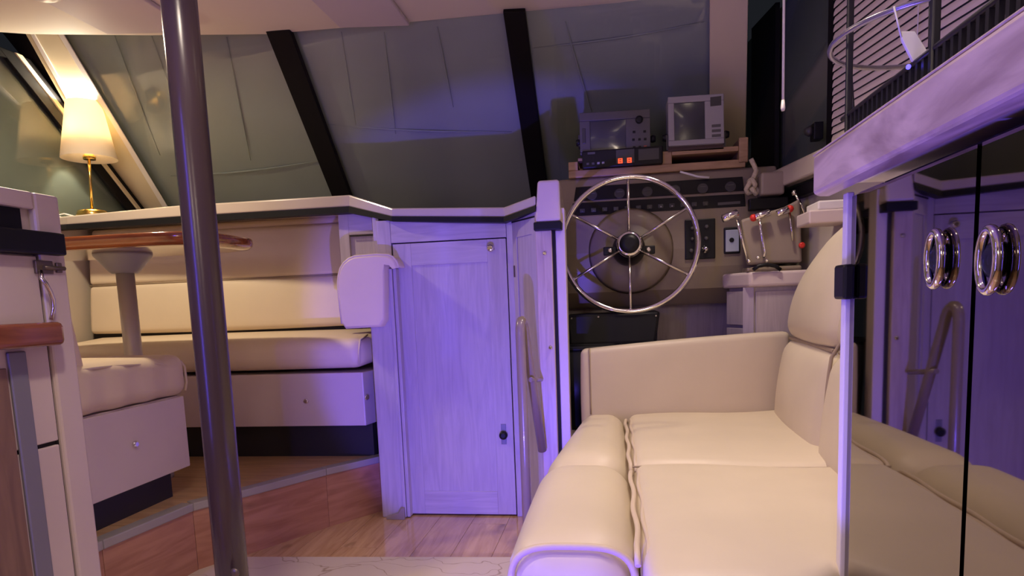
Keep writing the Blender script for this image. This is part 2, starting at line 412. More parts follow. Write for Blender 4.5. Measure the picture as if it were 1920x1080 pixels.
for i in range(3):
    (ax, ay), (bx, by) = cols[i]; (cx, cy), (dx, dy) = cols[i + 1]
    wn = sempty('window_%d' % (i + 1), tuple(ws((bx + dx) / 2, 400)), wl[i])
    q = [ws(ax, ay), ws(cx, cy), ws(dx, dy), ws(bx, by)]
    obj('pane', MB().prism(q, WN * .006), 'glass', wn)
    # fabric cover lying on the outside of the glass, gently rippled
    m = MB(); nu, nv = 26, 20; vs = []; fs = []
    for j in range(nv + 1):
        for k in range(nu + 1):
            u, v = k / nu, j / nv
            p = (q[0] * (1 - u) + q[1] * u) * (1 - v) + (q[3] * (1 - u) + q[2] * u) * v
            p = p + WN * (.022 + .004 * math.sin(u * 9 + i * 2 + v * 3) + .003 * math.sin(v * 7 + u * 4 + i) + random.uniform(-.0012, .0012))
            vs.append(p)
    for j in range(nv):
        for k in range(nu):
            a0 = j * (nu + 1) + k; fs.append((a0, a0 + 1, a0 + nu + 2, a0 + nu + 1))
    m.add(vs, fs, True)
    n0 = len(vs); m.add([p + WN * .008 for p in vs], [f[::-1] for f in fs], True)
    cv = tag(obj('windscreen_cover', m, 'cover'), ['grey-green fabric cover outside left windscreen pane, brightest beside lamp', 'fabric cover outside middle windscreen pane, tinted blue by light', 'grey fabric cover outside right windscreen pane, behind the two monitors'][i], 'window cover', 'windscreen covers')
    for (x0, y0, x1, y1) in fold[i]:
        pp = [ws(x0 + (x1 - x0) * t, y0 + (y1 - y0) * t + 6 * math.sin(t * 3), .0165) for t in [k / 8 for k in range(9)]]
        obj('fold', MB().tube(pp, [.0015 + .004 * math.sin(PI * k / 8) for k in range(9)], 6), 'cover', cv)
struct(wbar('trim_2', [(500, 48), (546, 48), (674, 400), (640, 400)], 'windowtrim', -.002, .035), 'slanting black bar between left and middle windscreen panes')
struct(wbar('trim_3', [(944, 14), (985, 14), (1034, 400), (1002, 400)], 'windowtrim', -.002, .035), 'black bar between middle and right windscreen panes')
struct(wbar('trim_4', [(1330, -50), (1402, -50), (1396, 330), (1330, 330)], 'pillar', -.002, .03), 'cream pillar at the right end of the windscreen')
pl = struct(wbar('trim_5', [(52, 56), (112, 56), (330, 412), (250, 412)], 'pillar', -.004, .03), 'cream slanting pillar behind the table lamp')
q = [ws(108, 60, -.034), ws(118, 60, -.034), ws(330, 412, -.034), ws(320, 412, -.034)]
obj('edge_bead', MB().prism(q, -WN * .006), 'white', pl, .002)
q = [ws(56, 60, -.034), ws(64, 60, -.034), ws(262, 412, -.034), ws(252, 412, -.034)]
obj('edge_bead', MB().prism(q, -WN * .006), 'white', pl, .002)
struct(obj('trim_7', MB().prism([Vector(p) + WN * .012 for p in ((XL - .05, 2.83, 2.576), (-2.62, 2.83, 2.576), (-2.84, 4.17, 1.5), (XL - .05, 4.17, 1.5))], WN * .02), 'windowtrim'), 'black corner seal between left side window and windscreen pillar')
# windscreen sill closing the gap under the glass
struct(obj('trim_6', box((XL - .06, 4.12, 1.3), (1.0, 4.2, 1.56)), 'gap'), 'dark sill under the windscreen')

# --- left side window
wn = sempty('window_4', (XL, 2.6, 1.52), 'dark left side window mirroring the lit lampshade')
fw = [(XL, 1.55, 1.5), (XL, 4.10, 1.5), (XL, 3.18, 2.30), (XL, 1.55, 2.30)]
obj('pane', MB().prism([(x, y, z) for x, y, z in fw], (-.006, 0, 0)), 'glass', wn)
m = MB().prism([(XL - .03, y, z) for x, y, z in fw], (-.01, 0, 0))
tag(obj('side_window_cover', m, 'coverdk'), 'dark green cover outside the left side window', 'window cover', 'windscreen covers')
d = Vector((0, 3.18 - 4.10, .8)).normalized()
e0 = Vector((XL, 4.06, 1.5)); e1 = Vector((XL, 3.14, 2.30)); inn = Vector((0, -1, 0))
obj('frame_bar', MB().prism([e0 + inn * .10, e0 + inn * .19, e1 + inn * .19, e1 + inn * .10], (.022, 0, 0)), 'windowtrim', wn, .003)
obj('frame_bar', MB().prism([e0 + inn * .06, e0 + inn * .10, e1 + inn * .10, e1 + inn * .06], (.03, 0, 0)), 'pillar', wn, .003)
obj('frame_bar', MB().prism([e0 + inn * .0, e0 + inn * .06, e1 + inn * .06, e1 + inn * .0], (.016, 0, 0)), 'windowtrim', wn, .003)
obj('head_bar', box((XL, 1.55, 2.26), (XL + .02, 3.1, 2.30)), 'windowtrim', wn)

# --- right side window and blind
wn = sempty('window_5', (xr(3.2), 3.2, 1.42), 'dark right side window between pillar and blind')
m = MB().prism([(xr(.8), .8, 1.42), (xr(4.1), 4.1, 1.42), (xr(4.1), 4.1, 1.6), (xr(3.2), 3.2, 2.34), (xr(.8), .8, 2.34)], (.006, 0, 0)); obj('pane', m, 'glass', wn)
m = MB().prism([(xr(.8) + .03, .8, 1.42), (xr(4.1) + .03, 4.1, 1.42), (xr(4.1) + .03, 4.1, 2.34), (xr(.8) + .03, .8, 2.34)], (.01, 0, 0))
tag(obj('side_window_cover', m, 'coverdk'), 'dark cover outside the right side window beside the blind', 'window cover', 'windscreen covers')
def wq(y0, y1, z0, z1, th, off=0):
    return MB().prism([(xr(y0) - off, y0, z0), (xr(y1) - off, y1, z0), (xr(y1) - off, y1, z1), (xr(y0) - off, y0, z1)], (-th, 0, 0))
obj('frame_bar', wq(3.48, 3.78, 1.42, 2.34, .02), 'windowtrim', wn)
obj('frame_bar', wq(2.93, 2.97, 1.42, 2.34, .02), 'windowtrim', wn)
obj('sill', wq(.8, 3.8, 1.40, 1.45, .045), 'black', wn, .003)
t = thing('latch_fan', (xr(3.1) - .03, 3.1, 1.6), 'black window catch low on the dark right side window', 'window catch')
c0 = aty(1482, 244, 3.05); c0.x = xr(3.05) - .02
obj('body', box((c0.x - .02, c0.y - .03, c0.z - .05), (c0.x + .018, c0.y + .03, c0.z + .02)), 'black', t, .004)
obj('knob', MB().lathe([(.018, 0), (.022, .012), (.012, .03)], (c0.x - .02, c0.y, c0.z - .01), (-1, 0, 0)), 'dkgrey', t)
bl = thing('venetian_blind', (xr(1.9), 1.9, 1.46), 'cream venetian blind with many thin slats above right worktop', 'blind')
s0 = None; pitch = .0295
YB0, YB1 = .95, 2.90
for k in range(24):
    z = 1.585 + k * pitch
    m = MB(); R = .012
    a = Vector((xr(YB0) - .03, YB0, z)); b = Vector((xr(YB1) - .03, YB1, z)); v = Vector((.003, 0, .0132))
    ring = lambda c: [c - v, c + Vector((-.002, 0, 0)), c + v, c + v + Vector((.0008, 0, 0)), c - v + Vector((.0008, 0, 0))]
    if s0 is None:
        m.loft([ring(a), ring(b)], smooth=False); s0 = obj('slat', m, 'slat', bl)
    else:
        o = s0.copy(); C.objects.link(o); o.parent = bl; o.location = s0.location + Vector((0, 0, k * pitch))
obj('bottom_rail', wq(YB0, YB1, 1.548, 1.566, .028, .016), 'slat', bl, .004)
for yy in (2.75, 2.35, 1.95, 1.55, 1.15):
    obj('ladder_cord', MB().tube([(xr(yy) - .043, yy, 1.566), (xr(yy) - .043, yy, 2.29)], .0016, 6), 'white', bl)
a = aty(1465, -60, 2.80); b = aty(1468, 208, 2.80)
t = thing('blind_wand', (b.x, b.y, b.z), 'white blind wand hanging in front of dark side window', 'blind wand')
obj('rod', MB().tube([(b.x, b.y, 2.30), (b.x, b.y, b.z + .03)], .005, 8), 'white', t)
obj('tip', MB().tube([(b.x, b.y, b.z + .04), (b.x, b.y, b.z + .01), (b.x, b.y, b.z)], [.006, .009, .006], 8), 'white', t)

# ================================================================== COMPANIONWAY
YD = 2.97
X0, X1 = aty(730, 700, YD).x, aty(968, 700, YD).x
dl, dr = aty(750, 700, YD).x, aty(958, 700, YD).x
zt = aty(850, 452, YD).z
ZBT = aty(840, 417, 2.92).z + .03
bw = sempty('wall_companionway', ((X0 + X1) / 2, YD, 0), 'whitewashed oak bulkhead around the companionway door')
obj('backing', box((X0 - .02, YD + .025, 0), (X1 + .05, YD + .05, ZBT)), 'gap', bw)
obj('stile', box((X0 - .02, YD - .004, 0), (dl - .005, YD + .025, ZBT)), 'oak', bw, .002)
obj('stile', box((dr + .005, YD - .004, 0), (X1 + .03, YD + .025, ZBT)), 'oak', bw, .002)
obj('rail', box((dl - .004, YD - .004, zt + .005), (dr + .004, YD + .025, ZBT)), 'oak_x', bw, .002)
dz0 = .008
dr1 = sempty('door_1', ((dl + dr) / 2, YD, 0), 'pale oak companionway door with inset panel, washed in blue light')
sw = .085
obj('stile', box((dl, YD, dz0), (dl + sw, YD + .02, zt)), 'oak', dr1, .0015)
obj('stile', box((dr - sw, YD, dz0), (dr, YD + .02, zt)), 'oak', dr1, .0015)
obj('rail', box((dl + sw, YD, zt - .10), (dr - sw, YD + .02, zt)), 'oak_x', dr1, .0015)
obj('rail', box((dl + sw, YD, dz0), (dr - sw, YD + .02, dz0 + .11)), 'oak_x', dr1, .0015)
obj('panel', box((dl + sw, YD + .005, dz0 + .11), (dr - sw, YD + .016, zt - .10)), 'oak', dr1)
k = aty(921, 466, YD)
obj('knob', MB().lathe([(.017, 0), (.017, .004), (.009, .006), (.009, .014), (.016, .02), (.016, .028), (.008, .032)], k, (0, -1, 0)), 'chrome', dr1)
k = aty(945, 815, YD)
lk = obj('lock_plate', box((k.x - .013, YD - .003, k.z - .045), (k.x + .011, YD, k.z + .05)), 'bluegrey', dr1, .003)
obj('lock_knob', MB().lathe([(.015, 0), (.019, .008), (.019, .02), (.010, .026)], (k.x, YD - .003, k.z), (0, -1, 0)), 'black', lk)
# short return between bench and door, under the counter
pn = sempty('wall_return', (-1.15, 3.1, .3), 'narrow oak panel under the counter beside the bench back')
xa, xb = -1.30, X0 - .018
obj('backing', box((xa, 3.13, .90), (xb + .02, 3.15, 1.44)), 'oak', pn)
obj('stile', box((xa, 3.115, .90), (xa + .05, 3.13, 1.465)), 'oak', pn, .002)
obj('stile', box((xb - .03, 3.0, .90), (xb, 3.13, 1.425)), 'oak', pn, .002)
obj('rail', box((xa + .05, 3.115, 1.34), (xb - .03, 3.13, 1.45)), 'oak_x', pn, .002)
obj('groove', box((xa + .055, 3.1125, 1.332), (xb - .035, 3.116, 1.338)), 'gap', pn)
# partition and arm rest at the end of the bench
YS = 2.93
pa, pb = aty(700, 700, YS).x, aty(742, 700, YS).x
zs_ = aty(720, 500, YS).z
pt = thing('bench_partition', ((pa + pb) / 2, YS + .1, 0), 'narrow oak partition post rising from saloon floor beside the door', 'partition')
obj('post', box((pa, YS, 0), (pb, YS + .18, zs_)), 'oak', pt, .006)
obj('edge_strip', box((pb - .004, YS - .006, .004), (pb + .012, YS + .03, zs_ - .01)), 'oak', pt, .003)
obj('edge_strip', box((pb + .014, YS + .0, .004), (pb + .03, YS + .045, zs_ - .01)), 'oak', pt, .003)
b0 = aty(726, 950, YS - .02)
obj('foot_bracket', MB().prism([(pa + .03, YS - .012, 0), (pb + .01, YS - .012, 0), (pb + .01, YS - .012, .055), (pb - .005, YS - .012, .055), (pb - .02, YS - .012, .03), (pa + .03, YS - .012, .012)], (0, -.018, 0)), 'taupe', pt, .002)
ar = thing('bench_armrest', ((pa + pb) / 2 - .08, 3.05, 1.0), 'padded cream armrest with piping at the right end of dinette bench', 'armrest')
ya, yb = 2.885, 3.10
x0_ = aty(637, 550, ya).x; x1_ = aty(748, 500, ya).x; zb_ = aty(680, 614, ya).z; ztp = aty(690, 479, ya).z
prof = []
xm = aty(724, 560, ya).x
prof += [(x0_ + .02, zb_ - .004), (x0_ + .004, zb_ + .02), (x0_ - .004, (zb_ + ztp) / 2), (x0_ - .002, ztp - .11)]
prof += [(x0_ + .10 - .098 * math.cos(a), ztp - .10 + .10 * math.sin(a)) for a in (.2, .5, .8, 1.1, 1.4)]
prof += [(xm - .03, ztp + .002)]
prof += [(x1_ - .06 + .06 * math.sin(a), ztp - .06 + .06 * math.cos(a)) for a in (.3, .7, 1.1, 1.4)]
prof += [(x1_ + .0, ztp - .056), (x1_ - .014, ztp - .058), (x1_ - .03, ztp - .04), (xm + .012, ztp - .035), (xm + .004, ztp - .07), (xm, (zb_ + ztp) / 2), (xm - .01, zb_ + .03), (xm - .03, zb_)]
rr = []
for yy, s in ((ya, .965), (ya - .016, .93), (ya - .012, .965), (ya - .002, 1.0), (yb, 1.0), (yb + .01, .98)):
    cx_, cz_ = (x0_ + xm) / 2, (zb_ + ztp) / 2
    rr.append([Vector((cx_ + (x - cx_) * s, yy, cz_ + (z - cz_) * s)) for x, z in prof])
obj('pad', MB().loft(rr[1:]), 'vinyl2', ar)
obj('piping', MB().tube([Vector((x, ya - .006, z)) for x, z in prof[1:16]], .0055, 8), 'piping', ar)

# companionway right side: angled panel, wood post, white post
xw0 = X1; xw1 = aty(1012, 600, 2.80).x
pn = sempty('wall_companionway_side', ((xw0 + xw1) / 2, 2.88, 0), 'angled pale oak side panel right of the companionway door')
a = Vector((xw0 + .012, YD - .006, 0)); b = Vector((xw1, 2.80, 0)); d = (b - a); L_ = d.length; d.normalize(); n = Vector((-d.y, d.x, 0)) * -1
if n.x > 0: n = -n
def sp(u0, u1, z0, z1, th, off=0):
    return MB().prism([a + d * u0 + n * off + Vector((0, 0, z0)), a + d * u1 + n * off + Vector((0, 0, z0)), a + d * u1 + n * off + Vector((0, 0, z1)), a + d * u0 + n * off + Vector((0, 0, z1))], n * th)
obj('backing', sp(0, L_, 0, 1.375, -.02), 'oak', pn)
obj('stile', sp(0, .035, 0, 1.375, .006), 'oak', pn, .0015)
obj('stile', sp(L_ - .035, L_, 0, 1.375, .006), 'oak', pn, .0015)
obj('rail', sp(.035, L_ - .035, 1.27, 1.375, .006), 'oak', pn, .0015)
obj('top_batten', sp(.0, L_, 1.335, 1.341, .008), 'gap', pn)
obj('hinge', sp(.006, .014, 1.10, 1.15, .01), 'hinge', pn)
pt = thing('helm_post', (xw1 + .03, 2.81, 0), 'pinkish oak post with screws between companionway and helm', 'post')
xp0, xp1 = aty(1009, 600, 2.79).x, aty(1039, 600, 2.79).x
obj('post', box((xp0, 2.79, 0), (xp1, 2.86, 1.37)), 'ltwood', pt, .004)
for (sx, sy) in ((1021, 535 - 60), (1032, 652)):
    k = aty(sx, sy, 2.79)
    obj('screw', MB().lathe([(.0085, 0), (.0085, .004), (.004, .008)], k, (0, -1, 0), 14), 'chrome', pt)
xq0, xq1 = aty(1046, 600, 2.82).x, aty(1064, 600, 2.82).x
obj('shadow_gap', box((xp1, 2.815, 0), (xq0, 2.85, 1.37)), 'gap', pt)
pt = thing('console_side_post', (xq0, 2.83, 0), 'slim white post at the left edge of the helm console', 'post')
obj('post', box((xq0, 2.82, 0), (xq1, 2.90, 1.37)), 'laminate', pt, .004)

# handrail
hr = thing('handrail', (-.36, 2.5, 0), 'taupe inverted U handrail in front of companionway side panel', 'handrail')
p1 = aty(976, 640, 2.50); p2 = Vector((-.312, 2.765, .36))
x_, y_ = p1.x, 2.50
top = .925
hp = [(x_, y_, 0.0), (x_, y_, .4), (x_, y_, top - .06)]
dirv = (p2 - Vector((x_, y_, top))).normalized()
e = Vector((x_, y_, top)) + Vector((0, .075, -.03))
A, Bc = Vector((x_, y_, top - .06)), Vector((p2.x * .2 + x_ * .8, y_ + .085, top - .07))
for k in range(1, 8):
    s = k / 8; q0 = A.lerp(A + Vector((0, .0, .085)), s); q1 = (A + Vector((0, 0, .085))).lerp(Bc + Vector((0, -.02, .075)), s); q2 = (Bc + Vector((0, -.02, .075))).lerp(Bc, s)
    r0 = q0.lerp(q1, s); r1 = q1.lerp(q2, s); hp.append(r0.lerp(r1, s))
hp += [Bc, Bc.lerp(p2, .5), p2]
obj('tube', MB().tube(hp, .0185, 14), 'rail', hr)
k = Vector((-.325, 2.70, .60))
obj('bracket', MB().tube([aty(995, 712, 2.60), aty(1014, 712, 2.775)], .010, 8), 'rail', hr)
obj('floor_flange', MB().lathe([(.038, 0), (.038, .008), (.022, .014)], (x_, y_, 0)), 'rail', hr)

# ================================================================== COUNTERS
top_px = [(60, 410), (126, 405), (333, 385), (655, 365), (735, 390), (945, 388), (1004, 366)]
bot_px = [(60, 434), (126, 430), (333, 418), (655, 399), (735, 415), (945, 417), (1004, 396)]
cy_ = [3.18, 3.16, 3.13, 3.06, 2.945, 2.90, 2.775]
T_ = [aty(x, y, Y) for (x, y), Y in zip(top_px, cy_)]; B_ = [aty(x, y, Y) for (x, y), Y in zip(bot_px, cy_)]
T_[0].x = B_[0].x = XL + .002; 
ct = thing('dash_counter', (-1.5, 3.3, 1.4), 'glossy beige counter with black rubber trim running below the windscreen', 'counter')
def counter(idx, z_of_back):
    m = MB(); tr = MB()
    for i in idx:
        a0, a1, b0, b1 = T_[i], T_[i + 1], B_[i], B_[i + 1]
        m0, m1 = a0.lerp(b0, .66), a1.lerp(b1, .66)
        bk0 = Vector((a0.x, 4.12, a0.z)); bk1 = Vector((a1.x, 4.12, a1.z))
        vs = [a0, a1, m1, m0, bk0, bk1, Vector((m1.x, 4.12, m1.z)), Vector((m0.x, 4.12, m0.z))]
        m.add(vs, [(0, 1, 2, 3), (4, 7, 6, 5), (0, 4, 5, 1), (3, 2, 6, 7)] + ([(0, 3, 7, 4)] if i == idx[0] else []) + ([(1, 5, 6, 2)] if i == idx[-1] else []))
        f = Vector((0, -.006, 0))
        v2 = [m0 + f, m1 + f, b1 + f, b0 + f]
        vb = [Vector((p.x, p.y + .05, p.z)) for p in (m0, m1, b1, b0)]
        tr.add(v2 + vb, [(0, 1, 2, 3), (4, 7, 6, 5), (0, 4, 5, 1), (3, 2, 6, 7), (0, 3, 7, 4), (1, 5, 6, 2)])
    return m, tr
def weld(o):
    bm = bmesh.new(); bm.from_mesh(o.data); bmesh.ops.remove_doubles(bm, verts=bm.verts, dist=1e-4)
    bmesh.ops.recalc_face_normals(bm, faces=bm.faces); bm.to_mesh(o.data); bm.free(); return o
m, tr = counter(range(6), 0)
weld(obj('top', m, 'gel', ct, .008, 3)); obj('rubber_trim', tr, 'blackrub', ct)
# moulded end box at the helm
h0, h1 = aty(1003, 336, 2.76), aty(1050, 430, 2.76)
hb = thing('helm_end_box', ((h0.x + h1.x) / 2, 2.85, h1.z), 'pale moulded box with black base where counter meets helm', 'moulding')
zsplit = aty(1020, 416, 2.76).z
m = MB(); zt_ = h0.z
m.loft([[Vector((h0.x - .006, 2.76, zsplit)), Vector((h1.x + .004, 2.76, zsplit)), Vector((h1.x + .004, 3.0, zsplit)), Vector((h0.x - .006, 3.0, zsplit))],
        [Vector((h0.x + .006, 2.79, zt_)), Vector((h1.x, 2.79, zt_)), Vector((h1.x, 3.0, zt_)), Vector((h0.x + .006, 3.0, zt_))]], smooth=False)
obj('shell', m, 'gelpink', hb, .012, 3)
obj('rubber_base', box((h0.x - .012, 2.755, h1.z), (h1.x + .006, 3.0, zsplit)), 'blackrub', hb, .004)

# ================================================================== DINETTE
YB = 2.99                         # bench front
bn = thing('dinette_bench', (-2.0, 3.2, ZP), 'long cream vinyl dinette bench with panelled back under the counter', 'bench')
xr_f = aty(683, 750, YB).x; xr_b = aty(706, 750, 3.08).x
zc0, zc1 = aty(600, 640, YB).z, aty(600, 693, YB).z
zb0, zb1 = aty(600, 700, YB).z, aty(600, 799, YB).z
xl = XL + .035
obj('plinth', MB().prism([(xl, 3.05, ZP), (xr_f + .01, 3.05, ZP), (xr_b - .012, 3.15, ZP), (xr_b - .012, 3.5, ZP), (xl, 3.5, ZP)], (0, 0, zb1 - ZP)), 'plinth', bn)
obj('front_panel', MB().prism([(xl, YB, zb1), (xr_f, YB, zb1), (xr_b - .004, 3.11, zb1), (xr_b - .004, 3.5, zb1), (xl, 3.5, zb1)], (0, 0, zb0 - zb1)), 'laminate', bn, .004)
for (kx, ky, yy) in ((574, 752, YB), (687, 745, YB + .02)):
    k = aty(kx, ky, yy)
    obj('knob', MB().lathe([(.012, 0), (.014, .004), (.009, .010)], k, (0, -1, 0) if kx < 600 else (.7, -.7, 0), 14), 'chrome', bn)
def shear_end(q):
    # chamfered right end of seat
    t = max(0, min(1, (q.y - YB) / .14)); s = max(0, (q.x - (xr_f - .25)) / .25)
    return Vector((q.x + s * t * (xr_b - xr_f), q.y, q.z + .03 * max(0, min(1, (q.y - YB) / .35))))
seat_top = zc0 + .01
obj('seat_cushion', MB().cushion((xl, YB - .02, zc1), (xr_f + .004, 3.42, seat_top), .055, .008, shear_end, mid=10), 'vinyl2', bn)
obj('seat_piping', MB().tube([shear_end(Vector((xr_f - .012, YB - .006, zc1 + .02))), shear_end(Vector((xr_f - .006, YB - .01, seat_top - .06))), shear_end(Vector((xr_f - .012, YB + .02, seat_top - .012))), shear_end(Vector((xr_f - .02, YB + .10, seat_top)))], .005, 8), 'piping', bn)
YBK = 3.30
zk0, zk1, zk2 = aty(420, 618, YBK).z, aty(420, 524, YBK).z, aty(420, 428, YBK).z
xbk = aty(663, 470, YBK).x
lean = lambda q: Vector((q.x, q.y + .12 * (q.z - zk0), q.z))
obj('backrest_lower', MB().cushion((xl, YBK, zk0), (xbk, YBK + .10, zk1 - .002), .022, .010, lean, mid=10), 'vinyl2', bn)
obj('backrest_upper', MB().cushion((xl, YBK, zk1 + .002), (xbk, YBK + .10, zk2), .022, .010, lean, mid=10), 'vinyl2', bn)
obj('top_roll', MB().cushion((xl, YBK + .02, zk2), (xbk - .03, YBK + .12, zk2 + .045), .02, .004, lean, mid=8), 'vinyl2', bn)
obj('seam', MB().tube([lean(Vector((xl, YBK + .008, zk1))), lean(Vector((xbk - .01, YBK + .008, zk1)))], .0045, 8), 'seam', bn)
obj('backrest_side', MB().box((xbk - .008, YBK + .045, zk0), (xbk + .012, YBK + .14, zk2 - .02)), 'ltwood', bn, .003)
obj('seat_back_gap', box((xl, YBK + .03, zk0 - .05), (xbk, YBK + .07, zk0)), 'gap', bn)

# aft dinette seat (end face towards the aisle)
XA = -1.725
af = thing('banquette', (-2.2, 2.1, ZP), 'short cream seat with puffy cushion and square drawer front near left', 'seat')
yf = atx(352, 820, XA).y; yk = atx(338, 930, XA).y
zt1 = atx(250, 762, XA).z; zbx = atx(265, 912, XA).z
obj('plinth', box((-2.6, 1.745, ZP), (XA - .04, yk + .01, zbx)), 'plinth', af)
obj('box', box((-2.6, 1.745, zbx), (XA - .012, yf - .006, zt1)), 'laminate', af, .003)
obj('drawer_front', box((XA - .012, 1.75, zbx + .004), (XA, yf, zt1 - .004)), 'laminate', af, .003)
k = atx(252, 833, XA)
obj('knob', MB().lathe([(.012, 0), (.014, .005), (.008, .012)], k, (1, 0, 0), 14), 'chrome', af)
zct = atx(250, 676, XA).z
def puffy(q):
    d = .012 * math.exp(-((q.y - (yf - .085)) / .012) ** 2) if q.z > zct - .03 else 0
    s = .010 * max(0, 1 - abs(q.y - 1.9) / .35)
    return Vector((q.x + (.008 * math.sin(q.y * 40) * (q.x > XA - .03)), q.y, q.z - d + s * (q.z > zct - .04)))
obj('seat_cushion', MB().cushion((-2.6, 1.745, zt1 + .002), (XA + .008, yf + .035, zct), .045, .010, puffy, mid=16), 'vinyl2', af)
obj('piping', MB().tube([Vector((XA + .0, yy, zct - .018 + .010 * math.sin((yy - 1.75) * 7) - .014 * math.exp(-((yy - (yf - .085)) / .02) ** 2))) for yy in [1.76 + (yf - 1.76) * k / 24 for k in range(25)]] + [Vector((XA + .0, yf + .022, zct - .05)), Vector((XA, yf + .026, zt1 + .05)), Vector((XA, yf + .012, zt1 + .015))], .0055, 8), 'piping', af)
yb2 = atx(160, 640, XA).y
obj('backrest', MB().cushion((-2.6, yb2 - .11, zct - .02), (XA - .01, yb2 + .01, zct + .52), .03, .004, lambda q: Vector((q.x, q.y - .18 * (q.z - zct), q.z)), mid=6), 'vinyl2', af)

# table
YT = 2.62; tcx = aty(222, 470, YT).x
zt0 = aty(300, 472, YT).z; ttop = zt0 + .05
xtr = aty(440, 460, YT).x
tb = thing('dinette_table', (tcx, YT, ZP), 'varnished mahogany dinette table on a silver pedestal leg', 'table')
hx, hy = xtr - tcx, .27
ring = lambda s, z: [Vector((tcx + (hx - (1 - s) * .12) * math.copysign(abs(math.cos(a)) ** .42, math.cos(a)), YT + (hy - (1 - s) * .12) * math.copysign(abs(math.sin(a)) ** .42, math.sin(a)), z)) for a in [2 * PI * k / 64 for k in range(64)]]
obj('tabletop', MB().loft([ring(.60, zt0), ring(.86, zt0 + .004), ring(.97, zt0 + .016), ring(1, zt0 + .03), ring(.985, zt0 + .044), ring(.95, ttop)]), 'mahog', tb)
obj('flange', MB().lathe([(.115, 0), (.112, -.012), (.062, -.075), (.05, -.085)], (tcx + .02, YT, zt0 + .001)), 'flange', tb)
obj('leg', MB().lathe([(.036, ZP + .01), (.036, zt0 - .07)], (tcx + .02, YT, 0)), 'pedestal', tb)
obj('foot', MB().lathe([(.11, ZP), (.11, ZP + .012), (.05, ZP + .04)], (tcx + .02, YT, 0)), 'pedestal', tb)

# table lamp on the counter
lz = T_[1].z + .001; YLm = 3.33
lb = aty(172, 388, YLm); lx = lb.x
lm = thing('table_lamp', (lx, YLm, lz), 'lit brass table lamp with cream conical shade on the counter', 'lamp')
shb = aty(168, 298, YLm).z; sht = aty(168, 190, YLm).z; rb = .135; rt = .082
obj('base', MB().lathe([(.075, 0), (.078, .02), (.07, .045), (.03, .052), (.012, .06)], (lx, YLm, lz)), 'brass', lm)
sx = aty(168, 300, YLm).x
obj('stem', MB().tube([(lx, YLm, lz + .05), (sx, YLm, shb + .05)], .0075, 10), 'brass', lm)
obj('socket', MB().lathe([(.03, shb - .004), (.032, shb + .012), (.018, shb + .03), (.016, shb + .08)], (sx, YLm, 0)), 'brass', lm)
sh = obj('shade', MB().lathe([(rb, shb), (rt, sht), (rt - .003, sht), (rb - .003, shb), (rb, shb)], (sx, YLm, 0), seg=40, cap=False), 'shade', lm)
obj('bulb', MB().lathe([(.012, shb + .08), (.026, shb + .11), (.03, shb + .135), (.02, shb + .16), (.006, shb + .168)], (sx, YLm, 0)), pm('lamp_bulb', (.9, .8, .6), .4, emit=(1, .78, .48), es=30), lm)
for k in range(3):
    a = k * 2 * PI / 3 + .5
    obj('shade_spoke', MB().tube([(sx, YLm, shb + .07), (sx + math.cos(a) * (rb - .02), YLm + math.sin(a) * (rb - .02), shb + .07)], .002, 6), 'brass', lm)
light('table_lamp_glow', 'POINT', (sx, YLm, sht - .012), 60, (1.0, .88, .66), .03)
pp = [Vector((lx - .07, YLm - .02, lz + .012)), Vector((lx - .12, YLm - .06, lz + .03)), Vector((lx - .16, YLm - .10, lz + .012)), Vector((max(XL + .02, lx - .2), YLm - .12, lz + .004))]
tag(obj('lamp_cord', MB().tube(pp, .004, 8), 'white'), 'white cord looping from the lamp base across the counter', 'cord')

# ================================================================== LEFT CABINET
XC = -1.56; ye = 1.735
cb = thing('galley_cabinet', (XC - .3, 1.5, 0), 'tall pinkish galley cabinet at the left edge with black shelf', 'cabinet')
ztc = atx(60, 360, XC).z
yp = ye - .085
obj('carcass', box((-2.3, 1.25, 0), (XC - .02, ye - .001, ztc - .03)), 'laminate', cb)
obj('corner_post', box((XC - .06, yp, 0), (XC + .004, ye, ztc)), 'laminate', cb, .008)
obj('top_rail', box((XC - .06, 1.25, atx(50, 391, XC).z), (XC + .002, yp, ztc)), 'laminate', cb, .006)
za, zb_2 = atx(60, 392, XC).z, atx(60, 430, XC).z
obj('opening_back', box((XC - .02, 1.25, zb_2), (XC - .014, yp - .03, za)), 'black', cb)
z1_, z2_ = atx(60, 434, XC).z, atx(60, 477, XC).z
obj('shelf_edge', box((XC - .02, 1.25, z2_), (XC + .03, ye - .02, z1_)), 'black', cb, .006)
zd0, zd1 = atx(100, 832, XC).z, z2_ - .004
ud = obj('upper_door', box((XC - .02, 1.25, zd0 + .006), (XC - .002, yp - .008, zd1)), 'laminate', cb, .003)
obj('lower_door', box((XC - .02, 1.25, .1), (XC - .002, yp - .008, zd0 - .006)), 'laminate', cb, .003)
obj('door_gap', box((XC - .021, 1.25, zd0 - .008), (XC - .012, yp, zd0 + .008)), 'gap', cb)
obj('edge_gap', box((XC - .021, yp - .009, .1), (XC - .010, yp, zd1)), 'gap', cb)
# mahogany fiddle
zm0, zm1 = atx(60, 650, XC).z, atx(60, 605, XC).z
ym = atx(122, 628, XC + .05).y
tr = thing('mahogany_rail', (XC, 1.5, zm0), 'glossy mahogany rail with rounded end fixed across the galley cabinet', 'rail')
pr = [(XC - .0, 1.25)] + [(XC + .06, 1.25), (XC + .06, ym - .02), (XC + .055, ym - .006), (XC + .042, ym), (XC - .0, ym)]
obj('bar', MB().prism([(x, y, zm0) for x, y in pr], (0, 0, zm1 - zm0)), 'mahog_y', tr, .014, 4)
